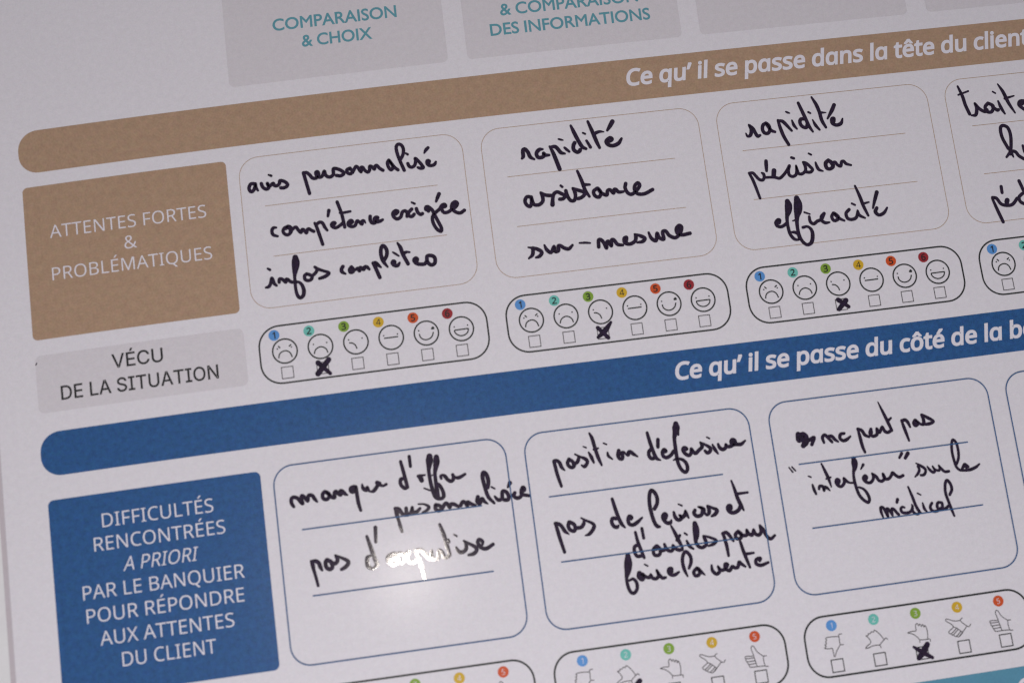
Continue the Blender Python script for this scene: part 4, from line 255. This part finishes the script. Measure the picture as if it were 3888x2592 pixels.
def grid_panel(name, x0, y0, x1, y1, r, z, mat, parent, corners=(1, 1, 1, 1)):
    """filled rounded rectangle"""
    loop = round_rect(x0, y0, x1, y1, r, corners=corners)
    cx, cy = (x0 + x1) / 2, (y0 + y1) / 2
    # split into strips so that the fill follows the sheet: one fan is enough for these convex shapes
    V = [wm(*p, z) for p in loop] + [wm(cx, cy, z)]
    c = len(loop)
    F = [(i, (i + 1) % c, c) for i in range(c)]
    return mesh_ob(name, V, F, mat, parent)

def catmull(pts, k=5):
    if len(pts) < 3:
        out = []
        a, b = pts[0], pts[-1]
        for i in range(k + 1):
            t = i / k
            out.append(tuple(a[j] + (b[j] - a[j]) * t for j in range(len(a))))
        return out
    P = [tuple(2 * a - b for a, b in zip(pts[0], pts[1]))] + list(pts) + [tuple(2 * a - b for a, b in zip(pts[-1], pts[-2]))]
    out = []
    for i in range(1, len(P) - 2):
        p0, p1, p2, p3 = P[i - 1:i + 3]
        # centripetal-like damping for very uneven spacing
        d1 = math.dist(p1[:2], p2[:2])
        d0 = math.dist(p0[:2], p1[:2]) or d1
        d2 = math.dist(p2[:2], p3[:2]) or d1
        for s in range(k):
            t = s / k
            q = []
            for j in range(len(p1)):
                m1 = (p2[j] - p0[j]) * d1 / (d0 + d1)
                m2 = (p3[j] - p1[j]) * d1 / (d1 + d2)
                h = (2 * t**3 - 3 * t**2 + 1) * p1[j] + (t**3 - 2 * t**2 + t) * m1 + (-2 * t**3 + 3 * t**2) * p2[j] + (t**3 - t**2) * m2
                q.append(h)
            out.append(tuple(q))
    out.append(pts[-1])
    return out

def ink_mesh(strokes, z, dome=0.003, warp=False, origin=None):
    """marker strokes: slightly raised ribbons with round ends"""
    V, F = [], []
    def P(x, y, zz):
        return (x * .001, -y * .001, zz * .001)
    def disc(x, y, w, zz, h):
        b = len(V)
        V.append(P(x, y, zz + h))
        for k in range(14):
            a = k / 14 * math.tau
            V.append(P(x + math.cos(a) * w / 2, y + math.sin(a) * w / 2, zz))
        for k in range(14):
            F.append((b, b + 1 + (k + 1) % 14, b + 1 + k))
    for si, st in enumerate(strokes):
        zz = z + 0.0021 * (si % 16)
        sm = catmull(st)
        n = len(sm)
        b = len(V)
        for i, (x, y, w) in enumerate(sm):
            a = sm[max(i - 1, 0)]
            c = sm[min(i + 1, n - 1)]
            dx, dy = c[0] - a[0], c[1] - a[1]
            L = math.hypot(dx, dy) or 1
            nx, ny = -dy / L * w / 2, dx / L * w / 2
            V.append(P(x + nx, y + ny, zz))
            V.append(P(x + nx * .45, y + ny * .45, zz + dome * .9))
            V.append(P(x - nx * .45, y - ny * .45, zz + dome * .9))
            V.append(P(x - nx, y - ny, zz))
        for i in range(n - 1):
            for k in range(3):
                q = b + 4 * i + k
                F.append((q, q + 1, q + 5, q + 4))
        disc(*st[0], zz - .0006, dome * .8)
        disc(*st[-1], zz - .0006, dome * .8)
        for i in range(1, len(st) - 1):
            a, p, c = st[i - 1], st[i], st[i + 1]
            u = (p[0] - a[0], p[1] - a[1]); v = (c[0] - p[0], c[1] - p[1])
            lu, lv = math.hypot(*u) or 1, math.hypot(*v) or 1
            if (u[0] * v[0] + u[1] * v[1]) / (lu * lv) < 0.45:
                disc(p[0], p[1], p[2] * .96, zz - .0011, dome * .8)
    return V, F

def parse_ink(s, fat=1.04):
    st = [[tuple(float(v) for v in q.split(',')) for q in t.split()] for t in s.split(';')]
    return [[(x, y, w * fat) for x, y, w in t] for t in st]

def glyph_run(font, text, sx, sy, shear=0.0, track=0.0):
    """contours of a line of text in millimetres, starting at the ink edge x = 0; also each letter's right edge"""
    x = 0.0
    out = []
    rights = []
    for ch in text:
        adv, s = GLYPHS[font][ch]
        if s:
            for cont in s.split('|'):
                pts = [tuple(int(v) for v in p.split(',')) for p in cont.split()]
                out.append([((x + px_) * sx / 1000 + py_ * shear * sy / 1000, py_ * sy / 1000) for px_, py_ in pts])
            rights.append(max(q[0] for c in out[-s.count('|') - 1:] for q in c))
        else:
            rights.append(rights[-1] if rights else 0)
        x += adv + track
    left = min(q[0] for c in out for q in c)
    out = [[(a - left, b) for a, b in c] for c in out]
    return out, [r - left for r in rights]

def grow(c, d):
    """move a closed contour outwards by d (its own winding decides which side)"""
    n = len(c)
    out = []
    for i, p in enumerate(c):
        a, b = c[i - 1], c[(i + 1) % n]
        u = (p[0] - a[0], p[1] - a[1]); v = (b[0] - p[0], b[1] - p[1])
        lu = math.hypot(*u) or 1; lv = math.hypot(*v) or 1
        n1 = (u[1] / lu, -u[0] / lu); n2 = (v[1] / lv, -v[0] / lv)
        m = (n1[0] + n2[0], n1[1] + n2[1])
        k = 1 + n1[0] * n2[0] + n1[1] * n2[1]
        k = 1 / max(k, 0.55)
        out.append((p[0] + m[0] * k * d, p[1] + m[1] * k * d))
    return out

def area(c):
    return sum(c[i - 1][0] * c[i][1] - c[i][0] * c[i - 1][1] for i in range(len(c)))

def fill_mesh(contours, offset, name):
    if offset:
        big = max((area(c) for c in contours), key=abs)
        sgn = 1 if big > 0 else -1
        contours = [grow(c, offset * sgn) for c in contours]
    offset = 0
    cu = bpy.data.curves.new(name + '_outline', 'CURVE')
    cu.dimensions = '2D'
    cu.fill_mode = 'BOTH'
    S = 1.0
    for c in contours:
        sp = cu.splines.new('POLY')
        sp.points.add(len(c) - 1)
        for i, (x, y) in enumerate(c):
            sp.points[i].co = (x * S, y * S, 0, 1)
        sp.use_cyclic_u = True
    cu.offset = offset * S
    tmp = bpy.data.objects.new('tmp', cu)
    col.objects.link(tmp)
    dg = bpy.context.evaluated_depsgraph_get()
    me = bpy.data.meshes.new_from_object(tmp.evaluated_get(dg))
    V = [(v.co.x, v.co.y) for v in me.vertices]
    F = [tuple(p.vertices) for p in me.polygons]
    bpy.data.objects.remove(tmp)
    bpy.data.curves.remove(cu)
    bpy.data.meshes.remove(me)
    return V, F

def text_line(font, text, x0, x1, base, cap, mat, parent, offset=0.0, shear=0.0, fit=None, z=0.09, name='text_line', label=None):
    """a printed line of text whose ink runs from x0 to x1 (or letter number fit ends at x1)"""
    cont, rights = glyph_run(font, text, 1.0, cap, 0.0)
    w = rights[fit if fit is not None else -1]
    if fit is None: w = max(q[0] for c in cont for q in c)
    k = (x1 - x0) / w
    cont = [[(a * k + b * shear, b) for a, b in c] for c in cont]
    V, F = fill_mesh(cont, offset, name)
    verts = [wm(x0 + a, base - b, z) for a, b in V]
    # the fill must face up
    F2 = []
    for f in F:
        a, b, c = (verts[i] for i in f[:3])
        nz = (b[0] - a[0]) * (c[1] - a[1]) - (b[1] - a[1]) * (c[0] - a[0])
        F2.append(f if nz > 0 else tuple(reversed(f)))
    o = mesh_ob(name, verts, F2, mat, parent)
    if label: o['label'] = label
    return o

def empty(name, loc=(0, 0, 0), parent=None):
    o = bpy.data.objects.new(name, None)
    o.empty_display_size = 0.02
    col.objects.link(o)
    o.location = loc
    if parent: o.parent = parent
    return o

# ---------------------------------------------------------------- materials
def material(name, colour, rough, spec=0.5, var=0.05, bump=0.02, grain=900.0, blotch=90.0, sparkle=0.0, fibre=True, coat=0.0, coat_rough=0.2, bump_dist=0.00004):
    m = bpy.data.materials.new(name)
    m.use_nodes = True
    nt = m.node_tree
    N, L = nt.nodes, nt.links
    b = N['Principled BSDF']
    tc = N.new('ShaderNodeTexCoord')
    geo = N.new('ShaderNodeNewGeometry')
    n1 = N.new('ShaderNodeTexNoise'); n1.inputs['Scale'].default_value = blotch; n1.inputs['Detail'].default_value = 5; n1.inputs['Roughness'].default_value = .65
    n2 = N.new('ShaderNodeTexNoise'); n2.inputs['Scale'].default_value = grain; n2.inputs['Detail'].default_value = 3
    L.new(geo.outputs['Position'], n1.inputs['Vector'])
    L.new(geo.outputs['Position'], n2.inputs['Vector'])
    mx = N.new('ShaderNodeMix'); mx.data_type = 'FLOAT'; mx.inputs[0].default_value = 0.5
    L.new(n1.outputs['Fac'], mx.inputs[2]); L.new(n2.outputs['Fac'], mx.inputs[3])
    mr = N.new('ShaderNodeMapRange')
    mr.inputs['From Min'].default_value = 0.3; mr.inputs['From Max'].default_value = 0.7
    mr.inputs['To Min'].default_value = 1 - var; mr.inputs['To Max'].default_value = 1 + var
    mr.clamp = False
    L.new(mx.outputs[0], mr.inputs['Value'])
    mul = N.new('ShaderNodeVectorMath'); mul.operation = 'SCALE'
    mul.inputs[0].default_value = colour
    L.new(mr.outputs[0], mul.inputs['Scale'])
    # faint pink / blue drift of the stock, as a cheap print shows
    n3 = N.new('ShaderNodeTexNoise'); n3.inputs['Scale'].default_value = blotch * 1.7; n3.inputs['Detail'].default_value = 3
    L.new(geo.outputs['Position'], n3.inputs['Vector'])
    sub = N.new('ShaderNodeVectorMath'); sub.operation = 'SUBTRACT'; sub.inputs[1].default_value = (.5, .5, .5)
    L.new(n3.outputs['Color'], sub.inputs[0])
    s2 = N.new('ShaderNodeVectorMath'); s2.operation = 'SCALE'; s2.inputs['Scale'].default_value = var * .9
    L.new(sub.outputs[0], s2.inputs[0])
    one = N.new('ShaderNodeVectorMath'); one.operation = 'ADD'; one.inputs[1].default_value = (1, 1, 1)
    L.new(s2.outputs[0], one.inputs[0])
    fin = N.new('ShaderNodeVectorMath'); fin.operation = 'MULTIPLY'
    L.new(mul.outputs[0], fin.inputs[0]); L.new(one.outputs[0], fin.inputs[1])
    L.new(fin.outputs[0], b.inputs['Base Color'])
    b.inputs['Roughness'].default_value = rough
    b.inputs['Specular IOR Level'].default_value = spec
    b.inputs['Coat Weight'].default_value = coat
    b.inputs['Coat Roughness'].default_value = coat_rough
    bp = N.new('ShaderNodeBump'); bp.inputs['Strength'].default_value = bump; bp.inputs['Distance'].default_value = bump_dist
    L.new(n2.outputs['Fac'], bp.inputs['Height'])
    L.new(bp.outputs[0], b.inputs['Normal'])
    L.new(bp.outputs[0], b.inputs['Coat Normal'])
    return m

PAPER = material('paper', (0.69, 0.67, 0.71), 0.6, 0.25, 0.07, 0.5, 1900, 520, coat=0.06, coat_rough=0.16, bump_dist=0.00002)
GREY = material('grey_print', (0.615, 0.588, 0.62), 0.6, 0.25, 0.07, 0.5, 1900, 520, coat=0.06, coat_rough=0.16, bump_dist=0.00002)
BROWN = material('brown_print', (0.385, 0.258, 0.172), 0.6, 0.2, 0.17, 0.5, 1500, 380, coat=0.1, coat_rough=0.3)
BLUE = material('blue_print', (0.020, 0.088, 0.245), 0.55, 0.2, 0.36, 1.0, 2600, 520, coat=0.22, coat_rough=0.2, bump_dist=0.00003)
TEAL = material('teal_print', (0.08, 0.25, 0.36), 0.5, 0.4, 0.1, 0.5, 1100, 160)
TEAL_TEXT = material('teal_lettering', (0.105, 0.30, 0.36), 0.5, 0.35, 0.08, 0.4)
BLUE_LINE = material('blue_line', (0.02, 0.085, 0.22), 0.6, 0.35, 0.1, 0.3)
BROWN_LINE = material('brown_line', (0.40, 0.275, 0.175), 0.6, 0.25, 0.1, 0.3)
BLACK_LINE = material('black_line', (0.014, 0.018, 0.018), 0.5, 0.35, 0.1, 0.3)
BLACK_TEXT = material('black_lettering', (0.014, 0.014, 0.016), 0.45, 0.35, 0.1, 0.3)
GREY_LINE = material('thin_grey_line', (0.07, 0.065, 0.07), 0.5, 0.35, 0.1, 0.3)
WHITE_TEXT = material('unprinted_lettering', (0.70, 0.68, 0.74), 0.6, 0.35, 0.05, 0.4)
INK_MAT = material('marker_ink', (0.018, 0.009, 0.028), 0.5, 0.10, 0.9, 0.9, 2800, 700, coat=0.5, coat_rough=0.085, bump_dist=0.000007)
TABLE = material('white_table', (0.70, 0.70, 0.71), 0.6, 0.3, 0.04, 0.3, 700, 60)
EDGE_SHADE = material('edge_shade', (0.58, 0.53, 0.56), 0.8, 0.2, 0.05, 0.3)  # darker tone paints the sheet's cast shadow onto the edge slope
BADGE = [material('badge_' + n, c, 0.5, 0.35, 0.08, 0.4) for n, c in (
    ('blue', (0.09, 0.27, 0.60)), ('turquoise', (0.14, 0.48, 0.42)), ('green', (0.20, 0.34, 0.035)),
    ('yellow', (0.57, 0.36, 0.02)), ('orange', (0.56, 0.075, 0.012)), ('red', (0.29, 0.016, 0.025)))]

# ---------------------------------------------------------------- the table under the poster
tb = mesh_ob('table_top', [(-.9, .6, -.0011), (-.9, -.9, -.0011), (1.2, -.9, -.0011), (1.2, .6, -.0011)], [(0, 1, 2, 3)], TABLE)
tb['kind'] = 'structure'

# ---------------------------------------------------------------- the poster
poster = empty('printed_poster')
poster['label'] = 'large white printed feedback poster filled in with black marker handwriting'
poster['category'] = 'poster'

# board: top sheet with a finely divided surface, darker slope standing in for the shadow along the left edge
X0, X1, Y0, Y1, TH = -19.55, 430.0, -95.0, 335.0, 1.0
V, F = [], []
foot = [(X0 - 1.85, Y0 - 1), (X1 + 1, Y0 - 1), (X1 + 1, Y1 + 1), (X0 - 1.85, Y1 + 1)]
top = [(X0, Y0), (X1, Y0), (X1, Y1), (X0, Y1)]
bev = 0.25
ring = [(X0 + bev, Y0 + bev), (X1 - bev, Y0 + bev), (X1 - bev, Y1 - bev), (X0 + bev, Y1 - bev)]
V = [(x * .001, -y * .001, 0) for x, y in ring] + [(x * .001, -y * .001, -.0002) for x, y in top] + [(x * .001, -y * .001, -TH * .001) for x, y in foot]
F = [(3, 2, 1, 0)]  # slope added outside the edge, in place of the shadow it casts
fm = [0]
for i in range(4):
    j = (i + 1) % 4
    F.append((i, j, 4 + j, 4 + i)); fm.append(0)
    F.append((4 + i, 4 + j, 8 + j, 8 + i)); fm.append(1)
mesh_ob('poster_board', V, F, [PAPER, EDGE_SHADE], poster, fm)

# title banners
ban = grid_panel('title_banner', -6.5, 24.25, 425, 39.3, 6.6, 0.05, BROWN, poster, (1, 0, 0, 1))
ban['label'] = 'long brown banner with a white title about the customer'
text_line('N', 'Ce qu\u2019 il se p\u0251sse d\u0251ns l\u0251 t\u00eate du client', 205.2, 350.3, 33.75, 5.75, WHITE_TEXT, ban, 0.27, 0.18, fit=-2)
banb = grid_panel('title_banner', -6.3, 129.2, 425, 143.95, 6.6, 0.05, BLUE, poster, (1, 0, 0, 1))
banb['label'] = 'long blue banner with a white title about the bank side'
text_line('N', 'Ce qu\u2019 il se p\u0251sse du c\u00f4t\u00e9 de l\u0251 b\u0251nque', 206.8, 322.4, 139.1, 5.7, WHITE_TEXT, banb, 0.27, 0.18, fit=31)
banc = grid_panel('title_banner', -6.3, 248.9, 425, 263.6, 6.6, 0.05, TEAL, poster, (1, 0, 0, 1))
banc['label'] = 'teal banner cut off at the bottom right'
text_line('N', 'Ce', 304.7, 313.6, 258.6, 5.7, WHITE_TEXT, banc, 0.27, 0.18)

# row headings at the left
rh = grid_panel('row_heading', -6.0, 44.15, 63.0, 97.6, 1.7, 0.05, BROWN, poster)
rh['label'] = 'brown block with thin white capitals'
for s, a, b, y in (('ATTENTES FORTES', 2.1, 54.9, 62.95), ('&', 26.6, 30.9, 70.25), ('PROBL\u00c9MATIQUES', 1.9, 55.6, 77.75)):
    text_line('N', s, a, b, y, 4.45, WHITE_TEXT, rh, -0.03)
rh = grid_panel('row_heading', -5.8, 103.05, 63.45, 122.6, 2.0, 0.05, GREY, poster)
rh['label'] = 'pale grey block with black capitals'
for s, a, b, y in (('V\u00c9CU', 19.3, 36.1, 110.65), ('DE LA SITUATION', 1.9, 53.9, 118.9)):
    text_line('I', s, a, b, y, 4.65, BLACK_TEXT, rh, 0.07)
rh = grid_panel('row_heading', -5.2, 151.85, 64.25, 216.4, 1.9, 0.05, BLUE, poster)
rh['label'] = 'tall blue block with seven lines of thin white capitals'
for s, a, b, y, sh in (('DIFFICULT\u00c9S', 11.7, 48.0, 163.05, 0), ('RENCONTR\u00c9ES', 8.5, 51.2, 170.55, 0), ('A PRIORI', 17.2, 40.9, 178.1, .21),
                       ('PAR LE BANQUIER', 3.7, 56.0, 185.7, 0), ('POUR R\u00c9PONDRE', 4.3, 55.2, 193.25, 0), ('AUX ATTENTES', 8.0, 51.2, 200.8, 0), ('DU CLIENT', 14.5, 44.7, 208.3, 0)):
    text_line('N', s, a, b, y, 4.5, WHITE_TEXT, rh, -0.02, sh)

# column headings along the top
heads = [(66.7, 143.4), (150.35, 227.6), (234.4, 311.2), (318.5, 395.0)]
for i, (a, b) in enumerate(heads):
    ch = grid_panel('column_heading', a, -30.0, b, 18.1, 1.8, 0.05, GREY, poster)
    if i == 0:
        text_line('B', 'COMPARAISON', 83.6, 127.1, -0.25, 4.1, TEAL_TEXT, ch, 0.11)
        text_line('B', '& CHOIX', 93.2, 117.7, 6.65, 4.1, TEAL_TEXT, ch, 0.11)
        ch['label'] = 'grey heading block reading comparaison et choix'
    elif i == 1:
        text_line('B', '& COMPARAISON', 163.9, 213.6, 3.45, 4.1, TEAL_TEXT, ch, 0.11)
        text_line('B', 'DES INFORMATIONS', 159.6, 217.1, 10.45, 4.1, TEAL_TEXT, ch, 0.11)
        ch['label'] = 'grey heading block reading comparaison des informations'

# answer boxes with their writing lines and handwriting
def answer_box(x0, y0, x1, y1, r, lw, mat, z, rules, words):
    V, F = outline_mesh(round_rect(x0, y0, x1, y1, r), lw, z)
    o = mesh_ob('answer_box', V, F, mat, poster)
    for a, b, y in rules:
        n = 12
        V, F = outline_mesh([(a + (b - a) * i / n, y) for i in range(n + 1)], lw, z, closed=False)
        mesh_ob('writing_line', V, F, mat, o)
    for names, text in words:
        st = []
        for k in names: st += parse_ink(INK[k])
        V, F = ink_mesh(st, 0.10)
        h = mesh_ob('handwriting', V, F, INK_MAT, o, smooth=True)
        h['label'] = 'handwritten words ' + text
    return o

WA = [[(('avis_personnalise', 'nnalise'), 'avis personnalis\u00e9'), (('competen', 'ce_exigee'), 'comp\u00e9tence exig\u00e9e'), (('infos', 'completes'), 'infos compl\u00e8tes')],
      [(('rapidite_a',), 'rapidit\u00e9'), (('assistance',), 'assistance'), (('sur_mesure',), 'sur-mesure')],
      [(('rapidite_b',), 'rapidit\u00e9'), (('precision',), 'pr\u00e9cision'), (('efficacite',), 'efficacit\u00e9')],
      [(('traite',), 'traite'), (('hy',), 'h'), (('perd',), 'p\u00e9')]]
RA = [[(75.0, 134.5), (76.1, 135.6)], [(159.0, 218.5), (160.0, 219.6)], [(242.8, 302.3), (243.9, 303.4)], [(327.1, 386.5), (328.0, 387.5)]]
for k in range(4):
    answer_box(67.2 + 84 * k, 44.05, 144.65 + 84 * k, 97.35, 6.8, 0.18, BROWN_LINE, 0.085,
               [(a, b, y) for (a, b), y in zip(RA[k], (61.7, 79.6))], WA[k])
WB = [[(('manque', 'd_offre'), "manque d'offre"), (('personnalisee',), 'personnalis\u00e9e'), (('pas_d', 'expertise'), "pas d'expertise")],
      [(('position', 'defensive'), 'position d\u00e9fensive'), (('pas_de', 'leviers'), 'pas de leviers et'), (('outils', 'pour'), "d'outils pour"), (('faire', 'la_vente'), 'faire la vente')],
      [(('ne_peut',), 'ne peut pas after a blotted-out word'), (('interferer', 'sur_le'), 'interf\u00e9rer sur le'), (('medical',), 'm\u00e9dical')],
      []]
RB = [[(76.0, 135.9), (77.2, 137.0)], [(158.4, 217.8), (159.5, 219.4)], [(244.1, 303.7), (245.1, 304.9)], [(327.5, 387.0), (328.5, 388.0)]]
BX = [(68.35, 145.95), (152.35, 229.4), (236.4, 313.9), (320.5, 398.0)]
for k in range(4):
    answer_box(BX[k][0], 151.2, BX[k][1], 216.35, 6.6, 0.42, BLUE_LINE, 0.20,
               [(a, b, y) for (a, b), y in zip(RB[k], (172.9, 194.65))], WB[k])

# rating scales
def ring_mesh(r, w, z, n=48):
    return outline_mesh([(r * math.cos(t / n * math.tau), r * math.sin(t / n * math.tau)) for t in range(n)], w, z, True, local=1)

def join_parts(parts):
    V, F, M = [], [], []
    for v, f, m in parts:
        b = len(V)
        V += v
        F += [tuple(i + b for i in q) for q in f]
        M += [m] * len(f)
    return V, F, M

def fix_up(V, F):
    out = []
    for f in F:
        a, b, c = (V[i] for i in f[:3])
        nz = (b[0] - a[0]) * (c[1] - a[1]) - (b[1] - a[1]) * (c[0] - a[0])
        out.append(f if nz >= 0 else tuple(reversed(f)))
    return out

def local_mesh(name, parts, mats):
    V, F, M = join_parts(parts)
    F = fix_up(V, F)
    me = bpy.data.meshes.new(name)
    me.from_pydata(V, [], F)
    for m in mats: me.materials.append(m)
    me.polygons.foreach_set('material_index', M)
    me.update()
    return me

def lines_local(strokes, w, z):
    parts = []
    for i, st in enumerate(strokes):
        if len(st) == 2 and math.dist(st[0], st[1]) < 0.3:
            x, y = st[0]
            v = [((x + w * .62 * math.cos(a / 8 * math.tau)) * .001, -(y + w * .62 * math.sin(a / 8 * math.tau)) * .001, z * .001) for a in range(8)]
            parts.append((v, [tuple(range(8))], 0))
            continue
        s = catmull([(x, y, 0) for x, y in st], 4)
        v, f = outline_mesh([(x, y) for x, y, _ in s], w, z + .0015 * (i + 1), False, local=1)
        parts.append((v, f, 0))
    return parts

face_mesh = []
for k, st in enumerate(FACES):
    v, f = ring_mesh(4.12, 0.5, 0.08)
    face_mesh.append(local_mesh('smiley_face', [(v, f, 0)] + lines_local(st, 0.42, 0.082), [BLACK_LINE]))
thumb_mesh = [local_mesh('thumb_icon', lines_local(st, 0.27, 0.082), [GREY_LINE]) for st in THUMBS]
box_small = local_mesh('tick_box', [outline_mesh([(-1.93, -1.93), (1.93, -1.93), (1.93, 1.93), (-1.93, 1.93)], 0.22, 0.08, True, local=1) + (0,)], [GREY_LINE])

def square_box(h, w, name, mat):
    # mitred square frame
    V = []
    for s in (h + w / 2, h - w / 2):
        for x, y in ((-s, -s), (s, -s), (s, s), (-s, s)):
            V.append((x * .001, -y * .001, .08 * .001))
    F = [(i, (i + 1) % 4, 4 + (i + 1) % 4, 4 + i) for i in range(4)]
    return local_mesh(name, [(V, F, 0)], [mat])
box_small = square_box(1.93, 0.27, 'tick_box', GREY_LINE)
box_large = square_box(2.0, 0.33, 'tick_box', BLACK_LINE)

def badge(n, r, cap, off, tm, mat):
    v = [(r * math.cos(a / 32 * math.tau) * .001, r * math.sin(a / 32 * math.tau) * .001, .0) for a in range(32)]
    v = [(x, y, .05 * .001) for x, y, _ in v]
    cont, _ = glyph_run('N', str(n), cap, cap)
    gw = max(q[0] for c in cont for q in c)
    gh = max(q[1] for c in cont for q in c)
    V, F = fill_mesh([[(a - gw / 2, b - gh / 2) for a, b in c] for c in cont], off, 'digit')
    V = [(a * .001, b * .001, .09 * .001) for a, b in V]
    return local_mesh('number_badge', [(v, [tuple(range(32))], 0), (V, F, 1)], [mat, tm])
badge_a = [badge(i + 1, 1.85, 2.15, 0.0 if i == 3 else 0.08, BLACK_TEXT, BADGE[i]) for i in range(6)]
badge_b = [badge(i + 1, 1.82, 1.75, -0.02, WHITE_TEXT, BADGE[i]) for i in range(5)]

def place(me, name, x, y, parent):
    o = bpy.data.objects.new(name, me)
    col.objects.link(o)
    o.parent = parent
    e = 1.0
    a = wm(x, y); b = wm(x + e, y)
    o.location = a
    o.rotation_euler = (0, 0, math.atan2(b[1] - a[1], b[0] - a[0]))
    return o

def scale_outline(x0, y0, x1, y1, lw):
    V, F = outline_mesh(round_rect(x0, y0, x1, y1, 7.0), lw, 0.08)
    return mesh_ob('rating_scale', V, F, BLACK_LINE, poster)

def cross(key, parent):
    V, F = ink_mesh(parse_ink(INK[key], 1.1 if key == 'x_d' else 1.4), 0.10)
    o = mesh_ob('cross_mark', V, F, INK_MAT, parent, smooth=True)
    return o

for k in range(4):
    s = scale_outline(68.2 + 84 * k, 103.8, 145.5 + 84 * k, 123.5, 0.55)
    for i in range(6 if k < 3 else 2):
        place(badge_a[i], 'number_badge', 73.51 + 84 * k + 11.776 * i, 106.87, s)
        place(face_mesh[i], 'smiley_face', 76.624 + 84 * k + 11.983 * i, 112.68, s)
        place(box_small, 'tick_box', 76.78 + 84 * k + 11.834 * i, 120.07, s)
    if k < 3:
        cross(('x_a', 'x_b', 'x_c')[k], s)
        s['label'] = ('smiley scale crossed under face two', 'smiley scale with a long cross under face three', 'smiley scale with a small cross under face three')[k]
for k in range(3):
    s = scale_outline(68.4 + 84 * k, 223.65, 145.7 + 84 * k, 243.15, 0.62)
    for i in range(5):
        place(badge_b[i], 'number_badge', 78.087 + 84 * k + 14.456 * i, 226.88, s)
        place(thumb_mesh[i], 'thumb_icon', 78.087 + 84 * k + 14.456 * i, 226.88, s)
        place(box_large, 'tick_box', 78.074 + 84 * k + 14.517 * i, 239.84, s)
    if k: cross(('x_e', 'x_d')[k - 1], s)
V, F = ink_mesh(parse_ink(INK['speck']), 0.10)
mesh_ob('ink_speck', V, F, INK_MAT, poster)
